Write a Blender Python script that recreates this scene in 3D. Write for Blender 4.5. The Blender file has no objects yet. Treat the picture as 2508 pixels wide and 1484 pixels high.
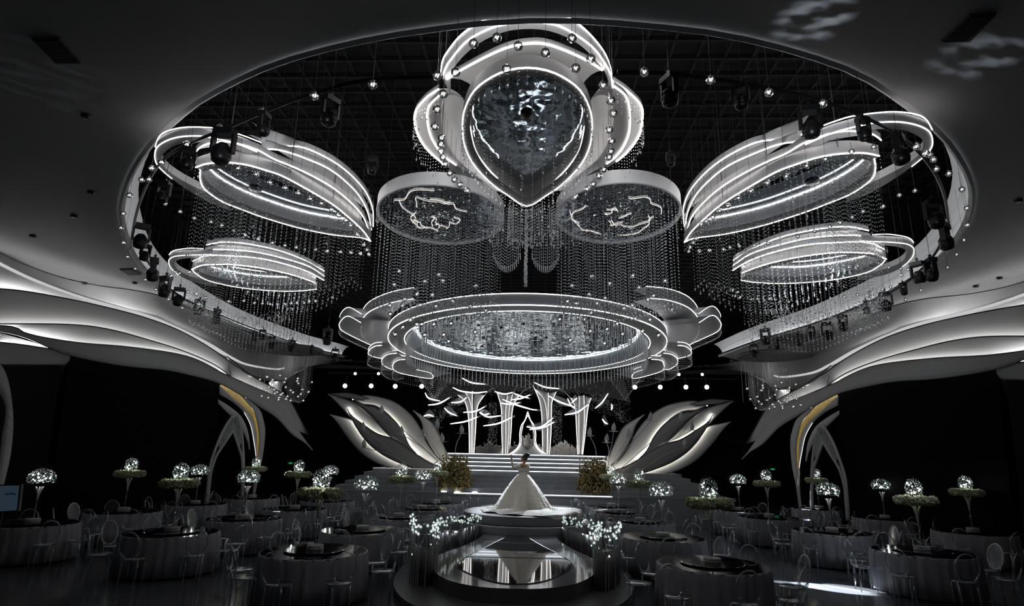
import bpy, math, random
from mathutils import Vector
R = math.radians
random.seed(7)
scene = bpy.context.scene
C = bpy.context.collection
# ------------------------------------------------------------------ camera
FPX, W, H = 1450.0, 2508.0, 1484.0
CAMP = Vector((.45, 0, 2.5))
_y, _p, _r = R(2.4), R(14.1), R(1.2)
CF = Vector((-math.sin(_y)*math.cos(_p), math.cos(_y)*math.cos(_p), math.sin(_p)))
_R = CF.cross(Vector((0, 0, 1))).normalized(); _U = _R.cross(CF)
CR = _R*math.cos(_r) + _U*math.sin(_r); CU = CR.cross(CF)
cam = bpy.data.cameras.new('camera'); camo = bpy.data.objects.new('camera', cam); C.objects.link(camo)
cam.sensor_width = 36; cam.lens = 36*FPX/W; cam.clip_start = .05; cam.clip_end = 200
from mathutils import Matrix
mw = Matrix((CR, CU, -CF)).transposed().to_4x4(); mw.translation = CAMP
camo.matrix_world = mw
scene.camera = camo
scene.view_settings.view_transform = 'Standard'; scene.view_settings.look = 'None'
scene.view_settings.exposure = 0.0; scene.view_settings.gamma = 1
scene.view_settings.use_curve_mapping = False
cy = scene.cycles
cy.max_bounces = 7; cy.diffuse_bounces = 2; cy.glossy_bounces = 3; cy.transmission_bounces = 3; cy.transparent_max_bounces = 14
cy.sample_clamp_indirect = 2.0; cy.sample_clamp_direct = 0; cy.caustics_reflective = False; cy.caustics_refractive = False
cy.use_denoising = True
# ------------------------------------------------------------------ world and stage lights
world = bpy.data.worlds.new('World'); scene.world = world; world.use_nodes = True
world.node_tree.nodes['Background'].inputs[0].default_value = (.8, .88, 1, 1)
world.node_tree.nodes['Background'].inputs[1].default_value = .02
def lamp(name, kind, loc, target, energy, color=(1, 1, 1), **kw):
    l = bpy.data.lights.new(name, kind); l.energy = energy; l.color = color
    for k, v in kw.items(): setattr(l, k, v)
    o = bpy.data.objects.new(name, l); C.objects.link(o); o.location = loc
    d = Vector(target) - Vector(loc); o.rotation_euler = d.to_track_quat('-Z', 'Y').to_euler()
    return o
COOL = (.86, .92, 1.0)
lamp('bride_back_light', 'SPOT', (2.6, 25.6, 5.4), (.2, 18.5, .8), 5200, COOL, spot_size=R(22), spot_blend=.6, shadow_soft_size=.06)
lamp('bride_back_light', 'SPOT', (-3.2, 25.6, 5.4), (.1, 18.6, .9), 2400, COOL, spot_size=R(22), spot_blend=.6, shadow_soft_size=.06)
lamp('runway_light', 'SPOT', (.3, 12.2, 6.0), (.1, 18.3, 1.4), 260, (1, .96, .9), spot_size=R(20), spot_blend=.8, shadow_soft_size=.1)
lamp('stage_wash', 'SPOT', (0, 16.5, 5.8), (0, 24.8, 0.8), 60, COOL, spot_size=R(70), spot_blend=1, shadow_soft_size=.3)
for sx in (-1, 1):
    lamp('curtain_spot', 'SPOT', (.3+sx*.9, 4.0, 5.0), (.3+sx*1.35, 9.8, 5.75), 330, COOL, spot_size=R(34), spot_blend=.6, shadow_soft_size=.06)
    lamp('curtain_spot', 'SPOT', (.3+sx*2.2, 3.2, 5.0), (.3+sx*3.9, 9.2, 5.8), 170, COOL, spot_size=R(48), spot_blend=.6, shadow_soft_size=.06)
    lamp('curtain_spot', 'SPOT', (.3+sx*3.5, 7.0, 4.8), (.3+sx*6.2, 13.0, 5.8), 170, COOL, spot_size=R(44), spot_blend=.6, shadow_soft_size=.06)
lamp('table_wash', 'SPOT', (9.5, 11.5, 6.3), (6.0, 14.5, 0), 340, (.8, .88, 1), spot_size=R(48), spot_blend=1, shadow_soft_size=.1)
lamp('table_wash', 'SPOT', (-6.5, 12.0, 6.3), (-3.4, 15, 0), 70, (.8, .88, 1), spot_size=R(55), spot_blend=1, shadow_soft_size=.1)
lamp('chandelier_down_light', 'SPOT', (.24, 20.5, 5.8), (.2, 20.0, 0), 260, COOL, spot_size=R(110), spot_blend=1, shadow_soft_size=.4)
# ------------------------------------------------------------------ pixel -> point on a plane of the room
def ray(px, py): return CF + CR*((px - W/2)/FPX) - CU*((py - H/2)/FPX)
def UZ(px, py, z, s=0.0, y0=0.0):
    d = ray(px, py); t = (z + s*y0 - CAMP.z - s*CAMP.y)/(d.z + s*d.y); return CAMP + d*t
def UY(px, py, y): d = ray(px, py); return CAMP + d*((y - CAMP.y)/d.y)
def UW(px, py, off=0.0):           # the slanting left side wall, off = metres behind its face
    d = ray(px, py); t = (-12.6 - off - .258*14 - CAMP.x + .258*CAMP.y)/(d.x - .258*d.y); return CAMP + d*t
# ------------------------------------------------------------------ materials
def mat(name, col=(.8, .8, .8), rough=.5, metal=0.0, emit=None, strength=1.0, spec=None, noise=None, bump=None, coat=0):
    m = bpy.data.materials.new(name); m.use_nodes = True; nt = m.node_tree; b = nt.nodes['Principled BSDF']
    b.inputs['Base Color'].default_value = (*col, 1); b.inputs['Roughness'].default_value = rough; b.inputs['Metallic'].default_value = metal
    if spec is not None: b.inputs['Specular IOR Level'].default_value = spec
    if coat: b.inputs['Coat Weight'].default_value = coat; b.inputs['Coat Roughness'].default_value = .05
    if emit: b.inputs['Emission Color'].default_value = (*emit, 1); b.inputs['Emission Strength'].default_value = strength
    if noise:
        sc, amt = noise; t = nt.nodes.new('ShaderNodeTexCoord'); n = nt.nodes.new('ShaderNodeTexNoise'); n.inputs['Scale'].default_value = sc; n.inputs['Detail'].default_value = 4
        r = nt.nodes.new('ShaderNodeValToRGB'); r.color_ramp.elements[0].position = .3; r.color_ramp.elements[1].position = .7
        r.color_ramp.elements[0].color = (*[c*(1-amt) for c in col], 1); r.color_ramp.elements[1].color = (*[min(1, c*(1+amt)) for c in col], 1)
        nt.links.new(t.outputs['Object'], n.inputs['Vector']); nt.links.new(n.outputs['Fac'], r.inputs['Fac']); nt.links.new(r.outputs['Color'], b.inputs['Base Color'])
    if bump:
        sc, st = bump; t = nt.nodes.new('ShaderNodeTexCoord'); n = nt.nodes.new('ShaderNodeTexNoise'); n.inputs['Scale'].default_value = sc
        bp = nt.nodes.new('ShaderNodeBump'); bp.inputs['Strength'].default_value = st; bp.inputs['Distance'].default_value = .05
        nt.links.new(t.outputs['Object'], n.inputs['Vector']); nt.links.new(n.outputs['Fac'], bp.inputs['Height']); nt.links.new(bp.outputs['Normal'], b.inputs['Normal'])
    return m
def led(name, strength, col=(1, .955, .93)):
    m = bpy.data.materials.new(name); m.use_nodes = True; nt = m.node_tree; nt.nodes.clear()
    e = nt.nodes.new('ShaderNodeEmission'); e.inputs[0].default_value = (*col, 1); e.inputs[1].default_value = strength
    o = nt.nodes.new('ShaderNodeOutputMaterial'); nt.links.new(e.outputs[0], o.inputs[0]); return m
def clear(name, tint, blend=.35, rough=.03, extra=0.05, gl=(1, 1, 1)):
    m = bpy.data.materials.new(name); m.use_nodes = True; nt = m.node_tree; nt.nodes.clear()
    t = nt.nodes.new('ShaderNodeBsdfTransparent'); t.inputs[0].default_value = (*tint, 1)
    g = nt.nodes.new('ShaderNodeBsdfGlossy'); g.inputs['Roughness'].default_value = rough; g.inputs['Color'].default_value = (*gl, 1)
    lw = nt.nodes.new('ShaderNodeLayerWeight'); lw.inputs['Blend'].default_value = blend
    ad = nt.nodes.new('ShaderNodeMath'); ad.operation = 'ADD'; ad.inputs[1].default_value = extra; ad.use_clamp = True
    mx = nt.nodes.new('ShaderNodeMixShader'); o = nt.nodes.new('ShaderNodeOutputMaterial')
    nt.links.new(lw.outputs['Facing'], ad.inputs[0]); nt.links.new(ad.outputs[0], mx.inputs[0])
    nt.links.new(t.outputs[0], mx.inputs[1]); nt.links.new(g.outputs[0], mx.inputs[2]); nt.links.new(mx.outputs[0], o.inputs[0]); return m
WHITE = mat('satin_white', (.82, .82, .83), .45)
CEIL = mat('ceiling_paint', (.40, .40, .41), .6)
GREY = mat('grey_paint', (.5, .5, .51), .45)
DARKGREY = mat('dark_edge', (.03, .03, .035), .4)
BLACK = mat('black_deck', (.004, .004, .005), .8, bump=(18, .4))
WALLB = mat('black_wall', (.004, .004, .005), .8, spec=.1)
SCREEN = mat('led_wall_off', (.002, .002, .002), .7, spec=.05)
FLOOR = mat('polished_dark_marble', (.09, .095, .105), .12, noise=(.6, .5), spec=.4)
STAGE = mat('stage_board', (.30, .31, .33), .3, noise=(3, .12))
STAGESIDE = mat('stage_side', (.32, .32, .34), .5)
RUNSIDE = mat('runway_side', (.10, .10, .11), .35)
RUNW = mat('runway_gloss', (.20, .205, .22), .08)
MIRROR = mat('mirror', (.30, .33, .36), .03, 1.0, bump=(1.1, .05))
BMIRROR = mat('black_glass', (.01, .01, .012), .02, spec=1.0, coat=1)
FMIRROR = mat('foil_mirror', (.42, .45, .48), .04, 1.0, bump=(3.0, .5))
WMIRROR = mat('rippled_mirror', (.55, .62, .66), .08, 1.0, bump=(2.2, 1.0))
BEAD = mat('crystal_bead', (.92, .93, .95), .25, .3)
DROP = mat('crystal_drop', (.92, .93, .95), .15, .4)
GLASSB = mat('mirror_glass_ball', (.60, .61, .62), .06, 1.0)
WIRE = mat('wire', (.10, .10, .10), .4, .5)
MACH = mat('black_fixture', (.012, .012, .013), .35)
LENS = mat('lens', (.05, .05, .06), .05, .9)
CHROME = mat('brushed_silver', (.75, .74, .72), .22, 1.0)
GOLD = mat('gold_leaf', (.75, .58, .25), .3, 1.0, bump=(30, .8))
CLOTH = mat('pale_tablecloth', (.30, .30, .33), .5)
SUSAN = mat('black_glass_turntable', (.012, .012, .014), .06, spec=.7)
MARBLE = mat('pale_base', (.5, .5, .5), .3)
MOSS = mat('cream_flowers', (.40, .42, .27), .8, noise=(9, .4))
BUSHM = mat('dried_gold_flowers', (.34, .26, .11), .8, noise=(8, .5))
BUSHD = mat('dark_stems', (.08, .07, .035), .8)
SKIN = mat('skin', (.42, .24, .16), .5)
GOWN = mat('ivory_satin', (.80, .77, .70), .4)
LACE = mat('ivory_lace', (.78, .76, .71), .7, bump=(60, .6))
HAIR = mat('black_hair', (.008, .007, .007), .35)
BUD = mat('frosted_bud', (.45, .47, .50), .4)
ACRYL = clear('clear_acrylic', (.90, .93, .97), .42, .14, .14); PANE = clear('clear_pane', (.96, .97, .985), .06, .15, .015)
FEATH = clear('frosted_wing', (.75, .78, .8), .3, .4, .25, (.8, .85, .9))
L_STRIP = led('led_strip', 11.0); L_LOOP = led('loop_led', 3.0); L_COVE = led('cove_led', 10.0, (.96, .98, 1)); L_BIG = led('led_ring', 5.0, (1, .96, .95))
L_WARM = led('warm_led', 9.0, (1, .95, .86)); L_STEP = led('step_led', 2.6, (.86, .93, 1)); L_TREE = led('tree_led', 2.0, (1, .96, .92))
L_BIRD = led('bird_led', 3.2, (.97, .98, 1)); L_BULB = led('bulb_glow', 9.0, (.93, 1, .95)); L_SPOT = led('spot_lens', 14, (.85, .92, 1))
L_PEARL = led('lit_bulb', 1.6, (.88, 1, .92)); L_STREAK = led('light_streak', .55, (.98, .98, 1)); L_EXIT = led('exit_green', .5, (.02, .8, .25))
L_BALL = led('ball_pip', 3.0, (1, 1, .98))
# ------------------------------------------------------------------ mesh tools
class MB:
    def __init__(s): s.v = []; s.f = []
    def add(s, v, f):
        n = len(s.v); s.v += [tuple(a) for a in v]; s.f += [tuple(i+n for i in q) for q in f]; return s
    def box(s, x0, x1, y0, y1, z0, z1):
        return s.add([(x0,y0,z0),(x1,y0,z0),(x1,y1,z0),(x0,y1,z0),(x0,y0,z1),(x1,y0,z1),(x1,y1,z1),(x0,y1,z1)],
                     [(0,3,2,1),(4,5,6,7),(0,1,5,4),(1,2,6,5),(2,3,7,6),(3,0,4,7)])
    def tube(s, pts, r, n=6, closed=False, cap=True):
        pts = [Vector(p) for p in pts]; m = len(pts); rr = r if hasattr(r, '__len__') else [r]*m
        vs = []; prev = None
        for i, p in enumerate(pts):
            a = pts[(i-1) % m] if (closed or i > 0) else p; b = pts[(i+1) % m] if (closed or i < m-1) else p
            t = (b-a).normalized() if (b-a).length > 1e-9 else Vector((0,0,1))
            if prev is None: u = t.orthogonal().normalized()
            else:
                u = prev - t*prev.dot(t); u = u.normalized() if u.length > 1e-6 else t.orthogonal().normalized()
            prev = u; w = t.cross(u)
            vs += [p + (u*math.cos(2*math.pi*k/n) + w*math.sin(2*math.pi*k/n))*rr[i] for k in range(n)]
        fs = []
        for i in range(m if closed else m-1):
            j = (i+1) % m
            for k in range(n): fs.append((i*n+k, i*n+(k+1) % n, j*n+(k+1) % n, j*n+k))
        if cap and not closed: fs += [tuple(reversed(range(n))), tuple((m-1)*n+k for k in range(n))]
        return s.add(vs, fs)
    def lathe(s, prof, n=24, c=(0,0,0), wave=None):
        vs = []; fs = []; m = len(prof)
        for i, (r, z) in enumerate(prof):
            for k in range(n):
                a = 2*math.pi*k/n; q = r*(1 + (wave(i, a) if wave else 0)); vs.append((c[0]+q*math.cos(a), c[1]+q*math.sin(a), c[2]+z))
        for i in range(m-1):
            for k in range(n): fs.append((i*n+k, i*n+(k+1) % n, (i+1)*n+(k+1) % n, (i+1)*n+k))
        if prof[0][0] > 1e-6: fs.append(tuple(reversed(range(n))))
        if prof[-1][0] > 1e-6: fs.append(tuple((m-1)*n+k for k in range(n)))
        return s.add(vs, fs)
    def loft(s, A, B, seg=1, bulge=None):
        n = len(A); vs = []; fs = []
        for j in range(seg+1):
            t = j/seg
            for i in range(n):
                p = Vector(A[i]).lerp(Vector(B[i]), t)
                if bulge: p = p + bulge(i/(n-1), t)
                vs.append(p)
        for j in range(seg):
            for i in range(n-1): fs.append((j*n+i, j*n+i+1, (j+1)*n+i+1, (j+1)*n+i))
        return s.add(vs, fs)
    def prism(s, out, d):       # closed outline extruded along vector d
        out = [Vector(p) for p in out]; n = len(out); d = Vector(d)
        s.add(out + [p+d for p in out], [tuple(range(n)), tuple(reversed(range(n, 2*n)))] + [(i, i+n, (i+1) % n + n, (i+1) % n) for i in range(n)])
        return s
    def ico(s, c, r, sub=0, sq=1.0):
        t = ICO[sub]; return s.add([(c[0]+a*r, c[1]+b*r, c[2]+g*r*sq) for a, b, g in t[0]], t[1])
    def octa(s, c, r, h=None):
        h = h or r; x, y, z = c
        return s.add([(x+r,y,z),(x,y+r,z),(x-r,y,z),(x,y-r,z),(x,y,z+h),(x,y,z-h)],[(0,1,4),(1,2,4),(2,3,4),(3,0,4),(1,0,5),(2,1,5),(3,2,5),(0,3,5)])
    def mesh(s, name, m, smooth=False):
        me = bpy.data.meshes.new(name); me.from_pydata(s.v, [], s.f); me.validate(); me.update()
        if m: me.materials.append(m)
        if smooth: me.shade_smooth()
        return me
    def build(s, name, m, parent=None, smooth=False, solid=0, stuff=False):
        me = s.mesh(name, m, smooth); o = bpy.data.objects.new(name, me); C.objects.link(o)
        if parent: o.parent = parent
        if solid:
            md = o.modifiers.new('t', 'SOLIDIFY'); md.thickness = solid; md.offset = 0
        if stuff: o['kind'] = 'stuff'
        return o
import bmesh
ICO = []
for sub in (1, 2, 3):
    bm = bmesh.new(); bmesh.ops.create_icosphere(bm, subdivisions=sub, radius=1)
    ICO.append(([tuple(v.co) for v in bm.verts], [tuple(v.index for v in f.verts) for f in bm.faces])); bm.free()
def thing(name, label, cat, loc=(0,0,0), rz=0, group=None):
    o = bpy.data.objects.new(name, None); C.objects.link(o); o.location = loc; o.rotation_euler = (0,0,rz); o['label'] = label; o['category'] = cat
    o.empty_display_size = .1
    if group: o['group'] = group
    return o
def tag(o, label, cat, group=None):
    o['label'] = label; o['category'] = cat
    if group: o['group'] = group
    return o
def struct(o): o['kind'] = 'structure'; return o
def dup(root, loc, rz, label, group=None, scale=None):
    r = root.copy(); C.objects.link(r); r.location = loc; r.rotation_euler = (0,0,rz); r['label'] = label
    if group: r['group'] = group
    if scale: r.scale = (scale,)*3
    for ch in list(root.children):
        c = ch.copy(); C.objects.link(c); c.parent = r
        for g in ch.children: d = g.copy(); C.objects.link(d); d.parent = c
    return r
def put(me, name, parent, loc=(0,0,0), rot=(0,0,0), scale=None):
    o = bpy.data.objects.new(name, me); C.objects.link(o); o.parent = parent; o.location = loc; o.rotation_euler = rot
    if scale: o.scale = scale if hasattr(scale, '__len__') else (scale,)*3
    return o
def smoothpts(P, n, closed=False):      # Catmull-Rom through P, n points evenly by arc length
    P = [Vector(p) for p in P]; m = len(P); out = []
    segs = m if closed else m-1
    for i in range(segs):
        p0 = P[(i-1) % m] if (closed or i > 0) else P[0]*2-P[1]; p1 = P[i]; p2 = P[(i+1) % m]
        p3 = P[(i+2) % m] if (closed or i < m-2) else P[m-1]*2-P[m-2]
        for k in range(8):
            t = k/8; out.append(.5*((2*p1)+(-p0+p2)*t+(2*p0-5*p1+4*p2-p3)*t*t+(-p0+3*p1-3*p2+p3)*t**3))
    out.append(P[0].copy() if closed else P[-1])
    L = [0]
    for a, b in zip(out, out[1:]): L.append(L[-1]+(b-a).length)
    res = []; j = 0; cnt = n if closed else n-1
    for i in range(n):
        s = L[-1]*i/cnt
        while j < len(L)-2 and L[j+1] < s: j += 1
        d = L[j+1]-L[j]; res.append(out[j].lerp(out[j+1], (s-L[j])/d if d > 1e-9 else 0))
    return res
def up(P, d): return [p + Vector((0,0,d)) for p in P]
def ordn(k): return ['zeroth','first','second','third','fourth','fifth','sixth','seventh','eighth','ninth','tenth','eleventh','twelfth'][k] if k < 13 else f"{k}{'th' if 10 < k % 100 < 20 else {1:'st',2:'nd',3:'rd'}.get(k % 10,'th')}"
def mirror(P, ax=.25): return [Vector((2*ax-p.x, p.y, p.z)) for p in P]
def side(s, P, ax=0.0): return P if s < 0 else mirror(P, ax)
SN = {-1: 'left', 1: 'right'}
# ------------------------------------------------------------------ room shell
struct(MB().box(-18, 18, -3, 35, -.1, 0).build('floor', FLOOR))
struct(MB().box(-17, -16.8, -3, 34.2, 0, 9.2).build('wall_left', WALLB))
struct(MB().box(16.8, 17, -3, 34.2, 0, 9.2).build('wall_right', WALLB))
struct(MB().box(-17, 17, 34, 34.2, 0, 9.2).build('wall_back', WALLB))
dk = struct(MB().box(-16.8, 16.8, 2, 34, 9.0, 9.1).build('ceiling_deck', BLACK))
grid = MB()
for i in range(60): grid.box(-10, 10, 5+i*.45, 5.04+i*.45, 8.86, 8.95)
for i in range(45): grid.box(-10+i*.45, -9.96+i*.45, 5, 31.8, 8.88, 8.93)
grid.build('ceiling_grille', mat('grille', (.005, .005, .005), .8), None)['kind'] = 'structure'
LP = [(1335,42),(1200,48),(1080,62),(928,85),(785,117),(660,155),(558,202),(475,250),(420,297),(370,345),(325,410),(302,465),(293,520),(306,580),(335,640),(390,695),(480,750),(570,793),(660,825),(740,850),(800,864),(842,875)]
RP = [(1460,46),(1575,55),(1735,72),(1875,100),(2005,137),(2108,177),(2190,228),(2270,290),(2330,350),(2374,425),(2386,485),(2370,545),(2335,600),(2285,650),(2200,705),(2120,745),(2000,792),(1850,838),(1763,872)]
rim = smoothpts([UZ(x, y, 7) for x, y in reversed(LP)] + [UZ(x, y, 7) for x, y in RP], 120)
tipL, tipR = rim[0], rim[-1]
hole = rim + smoothpts([tipR, tipR+Vector((.6,.5,0)), tipR+Vector((1.6,4,0))], 6)[1:] + [Vector((x, 33.9, 7)) for x in (7, 0, -7)] + smoothpts([tipL+Vector((-1.6,2.6,0)), tipL+Vector((-.6,.5,0)), tipL], 6)[:-1]
def outer(p):
    c = Vector((0, 17, 7)); d = p - c; k = 1e9
    for a, lo, hi, cc in ((d.x, -16.8, 16.8, 0), (d.y, -3, 34, 17)):
        if abs(a) > 1e-6: k = min(k, ((hi if a > 0 else lo)-cc)/a)
    return c + d*k
cl = MB(); n = len(hole); O = [outer(p) for p in hole]
cl.add(hole + O, [(i, (i+1) % n, n+(i+1) % n, n+i) for i in range(n)])
struct(cl.build('ceiling', CEIL))
cc = MB(); 
for (x, y) in ((-16.8,-3),(16.8,-3),(-16.8,34),(16.8,34)):     # corners the fan leaves open
    q = sorted(O, key=lambda p: (p-Vector((x, y, 7))).length)[:6]
    qa = min((p for p in O if abs(p.y-y) < .01), key=lambda p: abs(p.x-x), default=None); qb = min((p for p in O if abs(p.x-x) < .01), key=lambda p: abs(p.y-y), default=None)
    if qa and qb: cc.add([(x, y, 7), qa, qb], [(0, 1, 2)])
if cc.v: struct(cc.build('ceiling_corner', CEIL))
# rim fascia of the oval opening with its cove light
inn = []
for i, p in enumerate(rim):
    t = (rim[min(i+1, len(rim)-1)]-rim[max(i-1, 0)]).normalized(); nrm = Vector((0,0,1)).cross(t)
    if nrm.dot(Vector((0, 17, 7))-p) < 0: nrm = -nrm
    inn.append(nrm)
rf = MB(); prof = [(-.02, -.02), (.03, -.05), (.07, -.02), (.075, .04)]
for a, b in zip(prof, prof[1:]): rf.loft([p+q*a[0]+Vector((0,0,a[1])) for p, q in zip(rim, inn)], [p+q*b[0]+Vector((0,0,b[1])) for p, q in zip(rim, inn)])
struct(rf.build('trim_1', WHITE, None, True))
rf = MB(); prof = [(-.14, -.0), (-.13, .12), (-.10, .25), (-.02, .38), (.10, .48), (.24, .55)]
for a, b in zip(prof, prof[1:]): rf.loft([p+q*a[0]+Vector((0,0,a[1])) for p, q in zip(rim, inn)], [p+q*b[0]+Vector((0,0,b[1])) for p, q in zip(rim, inn)])
struct(rf.build('trim_2', WHITE, None, True))
t = struct(MB().tube([p+q*-.03+Vector((0,0,.03)) for p, q in zip(rim, inn)], .022, 4).build('trim_3', led('oval_cove', 5.5, (.95,.98,1))))
# ------------------------------------------------------------------ bead helpers
def inside(x, y, poly):
    c = False; n = len(poly)
    for i in range(n):
        a, b = poly[i], poly[i-1]
        if (a.y > y) != (b.y > y) and x < (b.x-a.x)*(y-a.y)/(b.y-a.y)+a.x: c = not c
    return c
def strands(parent, pts, step, r, drop=True, rnd=.0):    # pts: (x, y, ztop, zbot); one bead curtain
    a = MB(); d = MB()
    for x, y, zt, zb in pts:
        z = zt - random.random()*step
        while z > zb: a.octa((x+random.uniform(-rnd, rnd), y, z), r); z -= step
        if drop: d.octa((x, y, zb-.03), r*1.25, r*3.2)
    o = a.build('bead_curtain', BEAD, parent, stuff=True)
    if drop: d.build('crystal_drops', DROP, parent, stuff=True)
    return o
def strip(P, parent, m=None, r=.009, name='led_strip', closed=False):
    return MB().tube(P, r, 4, closed).build(name, m or L_STRIP, parent)
# ------------------------------------------------------------------ petal lamps
UPPER = dict(
 S=[[(479,410),(502,402),(527,399),(568,399),(609,405),(650,417),(691,431),(753,464),(815,501),(856,534),(889,565),(908,591)],
    [(477,375),(490,361),(510,352),(545,347),(574,350),(630,367),(671,390),(716,408),(765,431),(815,460),(856,493),(889,530),(908,579)],
    [(646,365),(691,369),(753,390),(806,414),(847,445),(880,480),(901,521),(910,563)],
    [(645,350),(691,358),(732,359),(773,373),(823,400),(864,433),(897,472),(913,513),(914,555)]],
 far=[(490,415),(490,439),(502,464),(543,493),(592,513),(650,534),(732,558),(815,575),(884,582),(905,590)],
 hn=[(497,423),(510,416),(560,412),(609,419),(691,447),(773,488),(840,530),(882,567)],
 hf=[(495,423),(510,447),(543,472),(592,497),(650,519),(732,544),(815,560),(882,568)],
 lo=[(640,349),(601,334),(564,322),(530,314),(473,311),(436,314),(403,324),(388,338),(380,360)],
 li=[(630,372),(574,350),(510,336),(477,333),(436,336),(403,347),(383,363),(379,385),(386,405),(412,430),(455,462),(510,495),(560,515)],
 lii=[(610,378),(565,362),(508,350),(472,349),(436,354),(412,366),(397,382),(396,398),(408,415),(440,438),(478,458),(520,478),(560,500)])
LOWER = dict(
 S=[[(469,660),(494,650),(527,648),(568,648),(629,655),(691,667),(732,678),(773,693)],
    [(472,640),(506,626),(568,627),(629,632),(691,645),(753,665),(794,687)],
    [(502,616),(527,611),(568,612),(629,618),(691,632),(753,651),(794,676)],
    [(506,600),(543,593),(588,595),(642,604),(691,616),(745,637),(794,664)]],
 far=[(472,662),(481,671),(510,687),(568,701),(629,709),(691,713),(740,712),(776,708)],
 hn=[(487,660),(500,655),(527,653),(580,654),(629,661),(712,680),(765,694)],
 hf=[(487,661),(497,668),(518,676),(568,687),(629,696),(691,699),(765,696)],
 lo=[(498,609),(480,608),(461,608),(432,612),(420,617),(414,624)],
 li=[(520,623),(494,624),(457,625),(428,628),(416,634),(413,641),(418,655),(436,672),(462,686),(500,697),(530,702)],
 lii=[(510,632),(490,631),(460,632),(438,636),(428,643),(428,650),(436,661),(456,672),(485,682),(525,690)])
def petal_lamp(shape, z0, dz, s, y0, T, label, name, zcur, centre_lights):
    root = thing(name, label, 'chandelier', group='petal chandeliers under the oval opening')
    def P(key, dzz, n=40): return [T(UZ(x, y, z0+dzz, s, y0)) for x, y in key]
    N = 44
    sm = lambda key, dzz, n=N: smoothpts(P(key, dzz), n)
    S0 = sm(shape['S'][0], 0); far = sm(shape['far'], 0); hn = sm(shape['hn'], 0); hf = sm(shape['hf'], 0)
    ring = MB().loft(S0, hn, 2).loft(hf, far, 2)
    ring.loft(S0, up(S0, .16)); ring.loft(up(far, .0), up(far, .2))
    ring.build('ring', GREY, root, True)
    MB().loft(hn, up(hn, .28)).loft(hf, up(hf, .28)).build('recess_wall', WHITE, root, True)
    MB().loft(up(hn, .28), up(hf, .28), 3).build('mirror', MIRROR, root)
    strip(S0, root); strip(far, root); strip(up(hf[2:-1], .22), root, L_COVE, .011, 'cove_strip')
    base = S0
    for k in (1, 2, 3):
        Sk = sm(shape['S'][k], dz*k)
        # inner edge: the run of the ring below, brought up under this tier
        j0 = 0 if k == 1 else 10
        inn_ = smoothpts([p + Vector((0, 0, dz*k)) for p in S0[j0:]], N)
        inn_ = [p.lerp(Vector((far[min(i, N-1)].x, far[min(i, N-1)].y, p.z)), .18) for i, p in enumerate(inn_)]
        MB().loft(Sk, [p+Vector((0,0,dz*.35)) for p in inn_], 4, lambda u, t, d=dz: Vector((0, 0, .35*d*math.sin(math.pi*t)))).loft(Sk, up(Sk, .10)).build('tier', WHITE, root, True)
        strip(up(Sk, .0), root)
    lo = sm(shape['lo'], dz+.14, 36); li = sm(shape['li'], dz, 52); lii = sm(shape['lii'], dz, 52)
    m = MB().loft(li, lii, 2).loft(li, up(li, .125)).loft(lii, up(lii, .12)); m.build('outer_loop', WHITE, root, True)
    strip(li[:36], root, L_LOOP); strip(lo, root, L_LOOP)
    # bead curtain hanging from the whole petal
    outl = S0 + list(reversed(far)); xs = [p.x for p in outl]; ys = [p.y for p in outl]; pts = []
    x = min(xs)
    while x < max(xs):
        y = min(ys)
        while y < max(ys):
            if inside(x, y, outl):
                z = z0 - s*(y-y0); u = (x-min(xs))/(max(xs)-min(xs)); u = u if T(Vector((-5,0,0))).x < 0 else 1-u
                edge = min((abs(x-p.x)+abs(y-p.y)) for p in far)
                if edge < .75: pts.append((x, y, z+.2, zcur - .55*math.sin(math.pi*min(1, u*1.05))*(1 if edge < .4 else .75)))
                elif random.random() < .16: pts.append((x, y, z+.25, z-.35-random.random()*.5))
            y += .19
        x += .088
    strands(root, pts, .062, .0105)
    q = [(p.x, p.y, p.z-.01, p.z-.14-.05*(i % 2)) for k, p in enumerate(S0) for i in (0,)]
    strands(root, q, .05, .007)
    if shape is LOWER:       # loose garland of drops under the small petals
        gl = MB(); gp = smoothpts([T(UZ(x, y, 5.5)) for x, y in [(484,748),(495,775),(530,795),(575,800),(610,792),(640,800),(680,795),(702,775)]], 150)
        for p in gp:
            for k in range(3): gl.octa((p.x+random.gauss(0,.12), p.y+random.gauss(0,.1), p.z+random.uniform(-.05,.30)), .012, .03)
        gl.build('drop_garland', DROP, root, stuff=True)
    for a, b in centre_lights:
        p = T(UZ(a, b, z0+.27, s, y0)); MB().lathe([(.0, -.03), (.05, -.03), (.10, -.02), (.11, 0), (.11, .01)], 16, p).build('downlight', DARKGREY, root)
    for i in (6, 16, 26, 36):      # suspension rods
        MB().tube([S0[i]+Vector((0,0,.1)), Vector((S0[i].x, S0[i].y, 9.0))], .008, 4).build('hanger', WIRE, root)
    return root, S0, far
idT = lambda p: p
def TU(p):
    x = .48-p.x; d = abs(p.x+2.62) if p.x < -2.62 else 0; return Vector((x, p.y-.05-.16*d, p.z))
def TL(p): return Vector((.48-p.x-.45, p.y-1.1, p.z))
petal_lamp(UPPER, 6.4, .22, .05, 8, idT, 'large petal chandelier with layered white rims, hanging above the smaller left one', 'petal_chandelier', 5.35, [(625,463),(812,543)])
petal_lamp(UPPER, 6.4, .22, .05, 8, TU, 'large petal chandelier with layered white rims, hanging above the smaller right one', 'petal_chandelier', 5.35, [(625,463),(812,543)])
petal_lamp(LOWER, 6.4, .15, .05, 12, idT, 'small petal chandelier hung below the large one, left of the round ring chandelier', 'petal_chandelier', 5.3, [(560,665)])
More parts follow.
